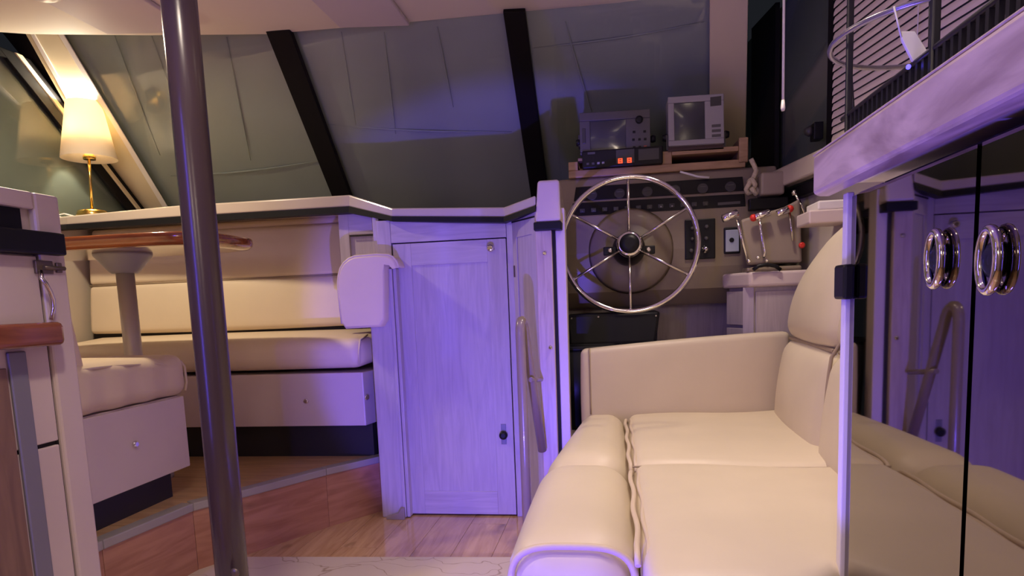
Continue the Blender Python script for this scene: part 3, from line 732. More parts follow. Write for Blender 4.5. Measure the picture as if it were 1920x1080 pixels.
# hasp with curved hook
k0 = atx(62, 488, XC); k1 = atx(116, 515, XC)
ht = thing('door_hasp', (XC, (k0.y + k1.y) / 2, k1.z), 'dark metal hasp with curved hook on the galley door', 'hasp')
obj('plate', box((XC - .002, k0.y, k1.z), (XC + .008, k0.y + (k1.y - k0.y) * .62, k0.z)), 'hinge', ht, .002)
obj('plate', box((XC + .003, k0.y + (k1.y - k0.y) * .72, k1.z + .004), (XC + .012, k1.y - .008, k0.z - .004)), 'hinge', ht, .002)
kp = atx(108, 503, XC + .012)
obj('pin', MB().tube([(XC + .011, k0.y + .02, kp.z), (XC + .011, k1.y, kp.z)], .006, 8), 'hinge', ht)
hook = [atx(x, y, XC + .014 + o) for x, y, o in ((76, 508, 0), (78, 522, .008), (86, 532, .012), (94, 546, .012), (100, 562, .010), (101, 578, .006), (96, 600, .004))]
obj('hook', MB().tube(hook, .006, 8), 'steel', ht)
# tall strip and brown board at the very left
s0_, s1_ = atx(18, 700, XC + .004).y, atx(52, 700, XC + .004).y
zs1 = atx(20, 660, XC).z
tag(obj('edge_trim_strip', box((XC - .002, s0_, .1), (XC + .008, s1_, zs1)), 'bluegrey', None, .004), 'blue-grey upright strip below the mahogany rail', 'strip')
tag(obj('board', box((XC - .001, 1.25, .1), (XC + .006, s0_ - .008, zs1 - .04)), 'brownwood', None, .003), 'brown board at the bottom left corner beside grey strip', 'board')
# lamps outside the picture that light the saloon; the wall pair is added fill
for p, lb_ in zip(ADDED_FILL, ('added warm fill lamp on the wall behind the viewer, right of the pair', 'added warm fill lamp on the wall behind the viewer, left of the pair')):
    t = thing('added_fill_lamp', (p[0], -2.0, p[2]), lb_, 'wall lamp', 'added fill lamps behind the viewer')
    obj('back_plate', box((p[0] - .14, -2.0, p[2] - .14), (p[0] + .14, -1.97, p[2] + .14)), 'white', t, .01)
    obj('diffuser', box((p[0] - .12, -1.97, p[2] - .12), (p[0] + .12, -1.80, p[2] + .12)), 'downl', t, .03)
t = thing('blue_light_bar', (BLUE_TALL[0] - .1, BLUE_TALL[1], 0.0), 'upright blue light bar beside the viewer outside the picture', 'light bar')
obj('bar', box((BLUE_TALL[0] - .06, BLUE_TALL[1] - .06, .5), (BLUE_TALL[0] - .03, BLUE_TALL[1] - .03, 2.0)), 'led_blue', t)
obj('post', box((BLUE_TALL[0] - .10, BLUE_TALL[1] - .10, 0), (BLUE_TALL[0] - .06, BLUE_TALL[1] - .06, 1.96)), 'white', t)
t = thing('blue_floor_light', (BLUE_LOW[0], BLUE_LOW[1] - .08, 0), 'low blue floor light in front of the sofa below the picture', 'floor light')
obj('stand', MB().lathe([(.06, 0), (.06, .012), (.02, .02), (.02, .12)], (BLUE_LOW[0] - .03, BLUE_LOW[1] - .16, 0)), 'black', t)
obj('lamp_head', MB().lathe([(.02, -.09), (.035, -.06), (.035, -.03)], BLUE_LOW, (0, 1, .3)), 'black', t)

# ================================================================== POLE + MAT
q0, q1 = aty(325, 0, 1.5), aty(445, 1080, 1.5)
pxm = (q0.x + q1.x) / 2
po = thing('support_pole', (pxm, 1.5, 0), 'dark bronze support pole from floor to ceiling', 'pole')
obj('tube', MB().tube([(pxm, 1.5, .02), (pxm, 1.5, .7), (pxm, 1.5, 1.4), (pxm, 1.5, ZC)], .0395, 28), 'bronze', po)
obj('floor_flange', MB().lathe([(.075, 0), (.075, .012), (.046, .022)], (pxm, 1.5, 0)), 'bronze', po)
k = aty(440, 1074, 1.46)
obj('screw_cap', MB().lathe([(.012, 0), (.011, .004), (.004, .006)], (k.x, 1.462, k.z), (0, -1, 0), 16), 'hinge', po)
ma = [atz(410, 1044, .006), atz(945, 1042, .006)]
tag(obj('floor_mat', MB().prism([(ma[0].x, ma[0].y, .0005), (ma[1].x + .3, ma[1].y, .0005), (ma[1].x + .3, 1.2, .0005), (ma[0].x - .05, 1.2, .0005)], (0, 0, .006)), 'mat'), 'cream floor mat with fine brown veins at the bottom edge', 'mat')

# ================================================================== HELM
ZH = .40
hs = struct(obj('helm_platform', MB().prism([(xq1 - .01, 2.86, 0), (.92, 2.98, 0), (.8, 3.6, 0), (xq1 - .01, 3.6, 0)], (0, 0, ZH)), 'laminate'), 'raised step under the helm')
YC = 3.25
he = thing('helm_console', (.2, 3.4, ZH), 'taupe moulded helm console with two black instrument strips', 'console')
hxl = aty(1050, 500, YC).x; hxr = aty(1462, 430, YC).x
zz = lambda py: aty(1200, py, YC).z
prf = [(YC + .10, zz(575)), (YC + .03, zz(545)), (YC + .005, zz(505)), (YC, zz(470)), (YC + .012, zz(400)), (YC + .025, zz(392)), (YC + .07, zz(322)), (YC + .45, zz(322)), (YC + .45, zz(575))]
obj('body', MB().loft([[Vector((x, y, z)) for y, z in prf] for x in (hxl, hxr)], smooth=False), 'console', he, .01, 2)
# raised round boss behind the wheel
wc = aty(1180, 458, 3.08)
obj('wheel_boss', MB().lathe([(.20, 0), (.185, .02), (.12, .03)], (wc.x + .01, YC + .004, wc.z - .02), (0, -1, 0), 40), 'console', he)
def on_panel(px, py, off=0):
    # face between (YC+.025,zz392) and (YC+.07,zz322)
    y0, z0, y1, z1 = YC + .025, zz(392), YC + .07, zz(322); nn = Vector((0, -(z1 - z0), (y1 - y0))).normalized()
    return atp(px, py, Vector((0, y0, z0)) + nn * off, nn), nn
def plate(parent, name, quad, mat, th=.006, off=.0, bevel=.0015):
    q = [on_panel(x, y, off)[0] for x, y in quad]; nn = on_panel(1200, 350)[1]
    return obj(name, MB().prism(q, nn * th), mat, parent, bevel)
i1 = plate(he, 'instrument_panel', [(1076, 378), (1080, 352), (1392, 332), (1395, 358)], 'instr')
i2 = plate(he, 'switch_panel', [(1070, 407), (1074, 382), (1396, 364), (1398, 388)], 'instr')
for k in range(6):
    fx = 1110 + k * 52; fy = 366 - k * 3.2
    p, nn = on_panel(fx, fy, .006)
    g = obj('gauge', MB().lathe([(.026, 0), (.026, .003), (.022, .004)], p, nn, 20), 'dkgrey', i1)
    obj('gauge_mark', MB().prism([p + nn * .0042 + Vector((-.014, 0, .004)), p + nn * .0042 + Vector((.014, 0, .004)), p + nn * .0042 + Vector((.014, 0, .008)), p + nn * .0042 + Vector((-.014, 0, .008))], nn * .0004), 'midgrey', i1)
for k in range(12):
    fx = 1092 + k * 21; fy = 396 - k * 1.2
    p, nn = on_panel(fx, fy, .006)
    sw_ = obj('switch', MB().box(p - Vector((.012, .002, .008)), p + Vector((.012, .004, .012))), 'dkgrey', i2, .002)
    obj('switch_lever', MB().tube([p, p + nn * .016 + Vector((0, 0, -.006))], .0035, 8), 'ltgrey' if k in (7, 8) else 'midgrey', i2)
obj('label_strip', MB().prism([on_panel(x, y, .0065)[0] for x, y in ((1346, 385), (1346, 380), (1388, 377), (1388, 382))], on_panel(1200, 350)[1] * .001), 'midgrey', i2)
# black switch block and pale gauge to the right of the wheel
kx0, kx1 = aty(1284, 450, YC).x, aty(1341, 450, YC).x
sb = obj('key_panel', box((kx0, YC - .008, aty(1310, 486, YC).z), (kx1, YC + .012, aty(1310, 411, YC).z)), 'black', he, .004)
for (sx_, sy_, r_) in ((1298, 428, .008), (1325, 425, .010), (1298, 448, .008), (1324, 447, .010), (1296, 470, .010)):
    k = aty(sx_, sy_, YC - .008); obj('rocker', MB().lathe([(r_, 0), (r_ * .9, .008), (r_ * .4, .011)], k, (0, -1, 0), 14), 'midgrey', sb)
k = aty(1323, 467, YC - .008); obj('key_switch', MB().lathe([(.018, 0), (.018, .006), (.011, .008), (.010, .02), (.004, .022)], k, (0, -1, 0), 20), 'chrome', sb)
gx0, gx1 = aty(1357, 450, YC).x, aty(1388, 450, YC).x
gb = obj('rudder_gauge', box((gx0, YC - .008, aty(1372, 476, YC).z), (gx1, YC + .012, aty(1372, 426, YC).z)), 'black', he, .006)
obj('face', box((gx0 + .007, YC - .010, aty(1372, 472, YC).z), (gx1 - .007, YC - .006, aty(1372, 431, YC).z)), 'gauge', gb, .003)
k = aty(1372, 450, YC - .010); obj('dial', MB().lathe([(.011, 0), (.009, .005)], k, (0, -1, 0), 16), 'black', gb)
# panel under the console
obj('foot_panel', box((hxl, 3.46, ZH), (.75, 3.49, zz(570))), 'oak', he)

# steering wheel
YWh = 3.06; R = .298
wh = thing('steering_wheel', (wc.x, YWh, wc.z - R), 'chrome steering wheel with six spokes and black hub', 'steering wheel')
wcn = aty(1180, 458, YWh); axw = Vector((0, -1, .10)).normalized(); u = Vector((1, 0, -.02)).normalized(); v = axw.cross(u).normalized()
if v.z < 0: v = -v
obj('rim', MB().tube(arc(wcn, R, 0, 2 * PI, 72, u, v)[:-1], .0125, 12, closed=True), 'chrome', wh)
for k in range(6):
    a = PI / 2 + .02 + k * PI / 3; dd = u * math.cos(a) + v * math.sin(a)
    obj('spoke', MB().tube([wcn + dd * .04 - axw * .02, wcn + dd * (R - .005)], .0065, 10), 'steel', wh)
obj('hub', MB().lathe([(.055, -.03), (.058, .0), (.054, .018), (.046, .022)], wcn, axw, 28), 'chrome', wh)
obj('hub_cap', MB().lathe([(.045, .020), (.042, .03), (.02, .034)], wcn, axw, 28), 'black', wh)
obj('shaft', MB().lathe([(.075, -.15), (.075, -.11), (.06, -.05), (.05, -.03)], wcn, axw, 24), 'black', wh)
for sg in (-1, 1):
    obj('hub_bolt', MB().lathe([(.012, -.05), (.012, -.03), (.006, -.026)], wcn + u * .085 * sg - v * .02, axw, 12), 'chrome', wh)
    obj('hub_ear', MB().box(wcn + u * .085 * sg - v * .03 - Vector((.03, -.05, .012)), wcn + u * .085 * sg - v * .01 - Vector((-.03, -.09, -.005))), 'black', wh, .004)

# teak electronics box
YE = 3.30
ex0, ex1 = aty(1066, 320, YE).x, aty(1398, 300, YE).x
ez0 = zz(322) - .0; ez1 = aty(1250, 283, YE).z
eb = thing('electronics_box', ((ex0 + ex1) / 2, YE + .1, ez0), 'teak electronics box with dark open recess on top of helm console', 'electronics box')
def bslope(px): return (px - 1066) / 332.0
xs1, xs2 = aty(1260, 300, YE).x, aty(1385, 300, YE).x
th = .018
obj('bottom_board', box((ex0, YE, ez0 - .0), (ex1, YE + .24, ez0 + .035)), 'teak', eb, .004)
obj('back_board', box((ex0, YE + .225, ez0), (ex1, YE + .24, ez1)), 'teak', eb)
obj('side_board', box((ex0, YE, ez0 + .035), (ex0 + .045, YE + .225, ez1 - .02)), 'teak', eb, .003)
obj('divider_board', box((xs1 - .06, YE + .005, ez0 + .035), (xs1, YE + .225, ez1)), 'teak', eb, .003)
obj('side_board', box((xs2, YE - .01, ez0 + .02), (ex1 + .01, YE + .225, ez1 + .035)), 'teak', eb, .004)
obj('top_board', box((xs1 - .0, YE, ez1 - .022), (xs2, YE + .225, ez1)), 'teak', eb, .003)
obj('recess_lining', box((xs1, YE + .20, ez0 + .035), (xs2, YE + .222, ez1 - .022)), 'gap', eb)
obj('support_shelf', box((ex0 + .045, YE + .03, ez1 - .012), (xs1 - .06, YE + .225, ez1)), 'teak', eb)
# cable lying in front of the recess
cp = [aty(x, y, YE - .01) for x, y in ((1275, 322), (1290, 326), (1308, 331), (1330, 333))]
tag(obj('loose_cable', MB().tube(cp, .005, 8), 'tag'), 'white loose cable end drooping from the teak recess', 'cable')
# vhf radio
r0, r1 = aty(1092, 320, YE - .02), aty(1243, 283, YE - .02)
rd = thing('vhf_radio', ((r0.x + r1.x) / 2, YE, r0.z), 'slim black radio with two glowing red digits on teak box', 'radio')
zr0 = ez0 + .036; zr1 = zr0 + .082
rdb = obj('case', box((r0.x, YE - .02, zr0), (r1.x, YE + .17, zr1)), 'instr', rd, .006)
fxx = lambda px: aty(px, 300, YE - .02).x
obj('faceplate_panel', box((fxx(1155), YE - .024, zr0 + .012), (fxx(1190), YE - .018, zr1 - .006)), 'dkgrey', rd, .002)
def digit(xc, zc, s, segs):
    m = MB()
    P = {'a': ((-1, 2), (1, 2)), 'g': ((-1, 0), (1, 0)), 'd': ((-1, -2), (1, -2)), 'f': ((-1, 0), (-1, 2)), 'b': ((1, 0), (1, 2)), 'e': ((-1, -2), (-1, 0)), 'c': ((1, -2), (1, 0))}
    for c_ in segs:
        (x0, z0), (x1, z1) = P[c_]
        m.box((xc + min(x0, x1) * s - s * .3, YE - .0262, zc + min(z0, z1) * s * .55 - s * .3), (xc + max(x0, x1) * s + s * .3, YE - .0238, zc + max(z0, z1) * s * .55 + s * .3))
    return m
for px_ in (1163, 1180):
    obj('red_digit', digit(fxx(px_), zr0 + .024, .008, 'abcdefg'), 'led_red', rd)
for px_ in (1102, 1112, 1122, 1131):
    obj('button', box((fxx(px_) - .006, YE - .024, zr0 + .016), (fxx(px_) + .006, YE - .018, zr0 + .026)), 'ltgrey' if px_ > 1120 else 'midgrey', rd, .001)
obj('badge', box((fxx(1102), YE - .022, zr1 - .018), (fxx(1116), YE - .019, zr1 - .008)), 'midgrey', rd)
obj('speaker_grille', box((fxx(1197), YE - .022, zr0 + .02), (fxx(1236), YE - .019, zr1 - .01)), 'dkgrey', rd, .002)
# radar display (grey, wide screen)
def monitor(name, label, cat, quad, YM, depth, matb, screen, extra):
    p = [aty(x, y, YM) for x, y in quad]      # tl tr br bl
    t = thing(name, ((p[3].x + p[2].x) / 2, YM + depth / 2, min(p[3].z, p[2].z)), label, cat)
    ux = (p[1] - p[0]); uz = (p[3] - p[0])
    P = lambda s, r, o=0: p[0] + ux * s + uz * r + Vector((0, -o, 0))
    back = Vector((0, depth, .0))
    fr = MB()
    sx0, sy0, sx1, sy1 = screen
    body = obj('housing', MB().prism([P(0, 0, -.012), P(1, 0, -.012), P(1, 1, -.012), P(0, 1, -.012)], back), matb, t, .008)
    # bezel frame around the screen
    for nm, (a, b, c, d) in {'bezel_top': (0, 0, 1, sy0), 'bezel_bottom': (0, sy1, 1, 1), 'bezel_left': (0, sy0, sx0, sy1), 'bezel_right': (sx1, sy0, 1, sy1)}.items():
        obj(nm, MB().prism([P(a, b), P(c, b), P(c, d), P(a, d)], Vector((0, .013, 0))), matb, t, .003)
    # slightly bulged screen
    m = MB(); n_ = 8; vs = []; fs = []
    for j in range(n_ + 1):
        for i in range(n_ + 1):
            a, b = i / n_, j / n_
            vs.append(P(sx0 + (sx1 - sx0) * a, sy0 + (sy1 - sy0) * b, -.008 + .006 * (1 - (2 * a - 1) ** 2) * (1 - (2 * b - 1) ** 2)))
    for j in range(n_):
        for i in range(n_): k = j * (n_ + 1) + i; fs.append((k, k + 1, k + n_ + 2, k + n_ + 1))
    obj('screen', m.add(vs, fs, True), 'screen', t)
    extra(t, P)
    return t
def radar_extra(t, P):
    obj('knob', MB().lathe([(.018, 0), (.017, .01), (.008, .012)], P(.845, .24), (0, -1, 0), 18), 'black', t)
    for r, cs_ in ((.52, (.77, .92)), (.70, (.76, .845, .925)), (.88, (.77, .85))):
        for c_ in cs_: obj('button', MB().box(P(c_, r) - Vector((.006, .004, .005)), P(c_, r) + Vector((.006, .002, .005))), 'instr', t, .001)
    obj('button', MB().box(P(.925, .88) - Vector((.007, .004, .006)), P(.925, .88) + Vector((.007, .002, .006))), pm('orange_button', (.35, .09, .05), .5), t, .001)
    for s in (-.025, 1.035):
        obj('mount_knob', MB().lathe([(.014, -.012), (.018, 0), (.014, .014)], P(s, .66, -.04), (1, 0, 0), 14), 'black', t)
    obj('bracket', MB().box(P(-.01, .70, -.03) - Vector((.006, .0, .01)), P(-.01, 1.0, -.06) + Vector((.006, .04, .1))), 'dkgrey', t)
    obj('side_grip', MB().box(P(.06, .55) - Vector((.008, .003, .035)), P(.06, .55) + Vector((.008, .002, .035))), 'dkgrey', t, .003)
monitor('radar_display', 'dark grey radar display with wide screen and buttons, left monitor', 'display', [(1086, 212), (1219, 204), (1221, 283), (1088, 291)], 3.30, .11, 'midgrey', (.15, .20, .655, .93), radar_extra)
def crt_extra(t, P):
    obj('badge', MB().prism([P(.76, .06, .001), P(.955, .05, .001), P(.955, .235, .001), P(.76, .245, .001)], Vector((0, .002, 0))), 'dkgrey', t)
    for r in (.64, .74, .84):
        obj('key', MB().box(P(.86, r) - Vector((.02, .002, .006)), P(.86, r) + Vector((.02, .002, .006))), 'midgrey', t, .001)
    for s in (-.04, 1.06):
        obj('mount_knob', MB().lathe([(.014, -.014), (.018, 0), (.014, .014)], P(s, .78, -.05), (1, 0, 0), 14), 'black', t)
    for s in (-.015, 1.02):
        obj('bracket_arm', MB().prism([P(s - .02, .74, -.03), P(s + .02, .74, -.03), P(s + .02, 1.06, -.03), P(s - .02, 1.06, -.03)], Vector((0, .03, 0))), 'dkgrey', t)
    obj('bracket_foot', MB().prism([P(-.01, 1.0, -.02), P(1.0, 1.0, -.02), P(1.0, 1.10, -.02), P(-.01, 1.10, -.02)], Vector((0, .09, 0))), pm('dark_red_bracket', (.05, .018, .015), .5), t)
monitor('crt_monitor', 'light grey boxy CRT monitor with white glare, right monitor', 'display', [(1252, 182), (1357, 175), (1360, 268), (1254, 274)], 3.28, .12, 'ltgrey', (.11, .13, .66, .89), crt_extra)
# rope knot hanging at the right of the box
rp = [aty(x, y, YE - .05 - d) for x, y, d in ((1408, 298, 0), (1414, 310, 0), (1418, 320, .01), (1413, 333, .02), (1405, 344, .02), (1399, 355, .01), (1403, 363, 0), (1412, 358, .0), (1416, 346, .03), (1410, 336, .03), (1404, 340, 0), (1412, 350, .0), (1421, 358, .01), (1417, 364, .02), (1409, 352, .03))]
rp = [rp[i].lerp(rp[i + 1], t) for i in range(len(rp) - 1) for t in (0, .5)] + [rp[-1]]
tag(obj('rope', MB().tube(rp, .011, 8), 'rope'), 'cream knotted rope hanging at the right of the teak box', 'rope')
# beige shelf boxes right of the console
b0, b1 = aty(1427, 366, 3.18), aty(1472, 320, 3.18)
tag(obj('corner_moulding', box((b0.x, 3.18, b0.z), (b1.x, 3.4, b1.z)), 'taupe', None, .01, 3), 'small taupe moulded box right of the rope', 'moulding')
l0, l1 = atp(1470, 338, (xr(2.9) - .06, 2.9, 0), (1, .168, 0)), None
sl = MB().prism([(xr(3.4) - .10, 3.4, 1.455), (xr(1.9) - .10, 1.9, 1.455), (xr(1.9) - .046, 1.9, 1.455), (xr(3.4) - .046, 3.4, 1.455)], (0, 0, .085))
tag(obj('side_ledge', sl, 'gel', None, .008), 'beige ledge along the right wall under the blind', 'ledge')
obj_ = thing('breaker_strip', (.75, 3.2, 1.25), 'black strip below the taupe box right of switch panels', 'panel')
b2, b3 = aty(1405, 394, 3.22), aty(1478, 368, 3.22)
obj('strip', box((b2.x, 3.215, b2.z), (b3.x, 3.26, b3.z)), 'instr', obj_, .004)

pbx = aty(1514, 420, 2.76).x
t = thing('wall_box', (pbx + .05, 2.8, 1.24), 'pale stepped box on the right wall behind the sofa back', 'box')
obj('lower_body', MB().prism([(pbx, 2.74, 1.245), (xr(2.74) - .002, 2.74, 1.245), (xr(2.92) - .002, 2.92, 1.245), (pbx, 2.92, 1.245)], (0, 0, .05)), 'laminate', t, .006)
obj('upper_body', MB().prism([(pbx + .035, 2.75, 1.295), (xr(2.75) - .002, 2.75, 1.295), (xr(2.91) - .002, 2.91, 1.295), (pbx + .035, 2.91, 1.295)], (0, 0, .035)), 'white', t, .006)
# side console cabinet with worktop
zc_t = aty(1420, 509, 3.0).z; zc_b = aty(1420, 538, 3.0).z
sd = thing('side_cabinet', (.75, 3.1, ZH), 'pale oak side cabinet with drawers right of the helm footwell', 'cabinet')
cA = Vector((aty(1364, 580, 3.22).x, 3.22, 0)); cB = Vector((aty(1408, 580, 3.05).x, 3.05, 0)); cR = .84
obj('carcass', MB().prism([(cA.x + .012, cA.y, ZH), (cB.x + .012, cB.y + .012, ZH), (cR, cB.y + .012, ZH), (cR - .04, cA.y + .02, ZH), (cA.x + .012, cA.y + .02, ZH)], (0, 0, zc_b - ZH)), 'oak', sd)
dv = (cB - cA); dl_ = dv.length; dv.normalize(); nv_ = Vector((-1, -.2, 0)); nv_ = (nv_ - dv * nv_.dot(dv)).normalized()
for za_, zb_3 in ((zc_b - .165, zc_b - .015), (zc_b - .33, zc_b - .18), (zc_b - .5, zc_b - .345)):
    q = [cA + dv * .015 + Vector((0, 0, za_)), cA + dv * (dl_ - .035) + Vector((0, 0, za_)), cA + dv * (dl_ - .035) + Vector((0, 0, zb_3)), cA + dv * .015 + Vector((0, 0, zb_3))]
    obj('drawer', MB().prism(q, nv_ * .014), 'oak', sd, .002)
obj('corner_post', MB().prism([cB + Vector((-.03, .02, ZH)) , cB + Vector((.012, 0, ZH)), cB + Vector((.02, .03, ZH)), cB + Vector((-.02, .05, ZH))], (0, 0, zc_b - ZH)), 'oak', sd)
obj('door', box((cB.x + .02, cB.y, ZH + .03), (cR - .01, cB.y + .012, zc_b - .02)), 'oak', sd, .002)
t = tag(obj('side_worktop', MB().prism([(cA.x - .02, cA.y - .02, zc_b), (cB.x - .035, cB.y + .03, zc_b), (cB.x - .01, cB.y - .02, zc_b), (cR, cB.y - .02, zc_b), (cR - .04, 3.243, zc_b), (cA.x - .02, 3.243, zc_b)], (0, 0, zc_t - zc_b)), 'laminate', None, .012, 3), 'pinkish rounded worktop of side cabinet under the throttle levers', 'worktop')

# throttle pod with levers
YP_ = 3.07
tp = thing('throttle_control', (.62, YP_, zc_t), 'taupe engine control pod with chrome levers and red knobs', 'throttle')
pod = [aty(x, y, YP_) for x, y in ((1388, 412), (1470, 388), (1500, 372), (1504, 492), (1440, 494), (1402, 498))]
obj('pod', MB().prism(pod, Vector((.02, .12, 0))), 'taupe', tp, .012, 3)
obj('pod_base', box((aty(1398, 500, YP_).x, YP_ - .03, zc_t), (aty(1500, 500, YP_).x, YP_ + .1, zc_t + .02)), 'console', tp, .008)
slot = MB().tube([aty(x, y, YP_ - .05) for x, y in ((1412, 506), (1422, 499), (1438, 496), (1454, 499), (1464, 506))], .008, 8)
obj('lever_slot', slot, 'black', tp)
def lever(pts, Yl, r=.006): return MB().tube([aty(x, y, Yl) for x, y in pts], r, 10)
def handle(parent, a, b, Yl, r=.012, red=None):
    A_, B_2 = aty(*a, Yl), aty(*b, Yl)
    h = obj('handle', MB().tube([A_, A_.lerp(B_2, .05), A_.lerp(B_2, .5), A_.lerp(B_2, .95), B_2], [r * .7, r, r, r, r * .7], 14), 'chrome', parent)
    if red:
        p = B_2 if red == 'b' else A_
        dd = (B_2 - A_).normalized() * (1 if red == 'b' else -1)
        obj('red_end', MB().tube([p - dd * .004, p + dd * .008, p + dd * .016], [r * 1.02, r * 1.02, r * .6], 12), 'red', h)
l1 = obj('lever', lever(((1382, 412), (1390, 445), (1402, 488)), YP_ - .02, .007), 'chrome', tp); handle(l1, (1354, 411), (1384, 399), YP_ - .02, .018)
l2 = obj('lever', lever(((1424, 410), (1428, 440), (1434, 472), (1432, 484)), YP_ - .035, .007), 'chrome', tp); handle(l2, (1414, 408), (1444, 398), YP_ - .035, .015, 'a')
l3 = obj('lever', lever(((1480, 398), (1484, 430), (1487, 452)), YP_ - .02, .006), 'steel', tp); handle(l3, (1456, 402), (1480, 392), YP_ - .03, .015, 'b')
l4 = obj('lever', lever(((1490, 362), (1502, 384), (1512, 410)), YP_ + .02, .006), 'chrome', tp)
obj('lever_tip', MB().lathe([(.008, -.01), (.011, 0), (.006, .012)], aty(1489, 362, YP_ + .02), (0, 0, 1), 12), 'chrome', tp)
obj('red_button', MB().lathe([(.013, 0), (.013, .008), (.007, .012)], aty(1503, 460, YP_ - .004), (0, -1, 0), 14), 'red', tp)
for (bx_, by_) in ((1404, 490), (1421, 483), (1437, 489)):
    obj('pivot_bolt', MB().lathe([(.008, 0), (.008, .006), (.004, .009)], aty(bx_, by_, YP_ - .03), (0, -1, 0), 12), 'chrome', tp)

# black bins under the wheel
def tapered_bin(name, label, x0, x1, y0, y1, z0, z1, tp_, flare):
    t = thing(name, ((x0 + x1) / 2, (y0 + y1) / 2, z0), label, 'bin')
    def rect(x0, x1, y0, y1, z, r=.025):
        out = []
        for cx_, cy2, a0 in ((x1 - r, y1 - r, 0), (x0 + r, y1 - r, PI / 2), (x0 + r, y0 + r, PI), (x1 - r, y0 + r, 1.5 * PI)):
            out += [Vector((cx_ + r * math.cos(a0 + k * PI / 8), cy2 + r * math.sin(a0 + k * PI / 8), z)) for k in range(5)]
        return out
    s = tp_
    m = MB().loft([rect(x0 + s, x1 - s, y0 + s, y1 - s, z0), rect(x0, x1, y0, y1, z1), rect(x0 + .006, x1 - .006, y0 + .006, y1 - .006, z1), rect(x0 + s + .006, x1 - s - .006, y0 + s + .006, y1 - s - .006, z0 + .01)])
    obj('body', m, 'black', t)
    obj('rim', MB().loft([rect(x0 - flare, x1 + flare, y0 - flare * .3, y1 + flare, z1 - .012), rect(x0 - flare, x1 + flare, y0 - flare * .3, y1 + flare, z1 + .004), rect(x0 + .004, x1 - .004, y0 + .004, y1 - .004, z1 + .004), rect(x0 + .004, x1 - .004, y0 + .004, y1 - .004, z1 - .012), rect(x0 - flare, x1 + flare, y0 - flare * .3, y1 + flare, z1 - .012)], cap=False), 'black', t)
    return t
bz = lambda py: aty(1150, py, 3.16).z
bx0, bx1 = aty(1062, 600, 3.16).x, aty(1238, 600, 3.16).x
t = thing('storage_bag', ((bx0 + bx1) / 2, 3.2, ZH), 'black open storage bag hanging behind steering wheel bottom', 'bag')
obj('body', MB().loft([[Vector((bx0 + .03, 3.16, ZH)), Vector((bx1 - .04, 3.16, ZH)), Vector((bx1 - .04, 3.36, ZH)), Vector((bx0 + .03, 3.36, ZH))],
                      [Vector((bx0 + .01, 3.15, bz(640))), Vector((bx1 - .02, 3.15, bz(640))), Vector((bx1, 3.38, bz(640))), Vector((bx0, 3.38, bz(640)))],
                      [Vector((bx0, 3.16, bz(588))), Vector((bx1, 3.16, bz(586))), Vector((bx1, 3.38, bz(586))), Vector((bx0, 3.38, bz(588)))]], smooth=False), 'black', t, .012)
for (rx, ry) in ((1072, 597), (1122, 594), (1230, 592)):
    obj('rivet', MB().lathe([(.004, 0), (.004, .003)], aty(rx, ry, 3.153), (0, -1, 0), 10), 'steel', t)
nbx0 = aty(1053, 700, 2.93).x
tapered_bin('waste_bin', 'black plastic bin standing behind the sofa arm', nbx0, nbx0 + .26, 2.99, 3.13, ZH, aty(1070, 652, 2.98).z, .012, .008)

# ================================================================== SOFA
sf = thing('sofa', (.25, 2.0, 0), 'cream vinyl sofa with stitched cushions in the right foreground', 'sofa')
ZS = .48; YN = 1.285
def yend(x): return 2.83 + .17 * (x + .13)
XF = -.235; XS = .046; XB = .612
obj('base', MB().prism([(XF + .06, YN + .02, 0), (1.0, YN + .02, 0), (.86, yend(.86) - .02, 0), (XF + .10, yend(XF + .1) - .02, 0)], (0, 0, .34)), 'laminate', sf)
def bol(q):
    # front bolster: inward curve of the front edge near the far end
    t = max(0, min(1, (q.y - 2.0) / .85)); dx = .085 * t * max(0, (XS - q.x) / (XS - XF))
    return Vector((q.x + dx, q.y, q.z))
YM_ = 2.0
for nm, y0, y1 in (('front_bolster', YN, YM_ - .003), ('front_bolster', YM_ + .003, 2.85)):
    obj(nm, MB().cushion((XF, y0, .24), (XS - .006, y1, ZS + .03), .095 if y0 < 1.5 else .10, .006, bol, mid=8, cs=6), 'vinyl', sf)
for y0, y1 in ((YN, YM_ - .002), (YM_ + .002, 2.84)):
    def seatfn(q, y0=y0, y1=y1):
        yy = q.y
        if y0 < 1.5: yy -= .13 * max(0, min(1, (.405 - q.x) / .05)) * max(0, 1 - (q.y - y0) / .3)
        if y1 > 2.5: yy = q.y + .17 * max(0, q.x) * (q.y - y0) / (y1 - y0)
        return Vector((q.x, yy, q.z + .006 * math.sin(q.x * 9)))
    obj('seat_cushion', MB().cushion((XS + .006, y0, .30), (XB + .12, y1, ZS + .016), .035, .012, seatfn, mid=8), 'vinyl', sf)
# double piping along the seat seam
for off in (-.006, .014):
    for y0, y1 in ((YN + .01, YM_ - .02), (YM_ + .015, 2.81)):
        obj('piping', MB().tube([Vector((XS + off + .003 * math.sin(yy * 23 + off * 90), yy, ZS + .006 - .022 * (1 - min(1, min(yy - y0, y1 - yy) / .03)))) for yy in [y0 + (y1 - y0) * k / 30 for k in range(31)]], .0065, 8), 'piping', sf)
obj('seat_seam', MB().tube([Vector((x, YM_ + .17 * 0, ZS + .004 + .003 * math.sin(x * 9))) for x in [XS + (XB - XS) * k / 12 for k in range(13)]], .003, 6), 'seam', sf)
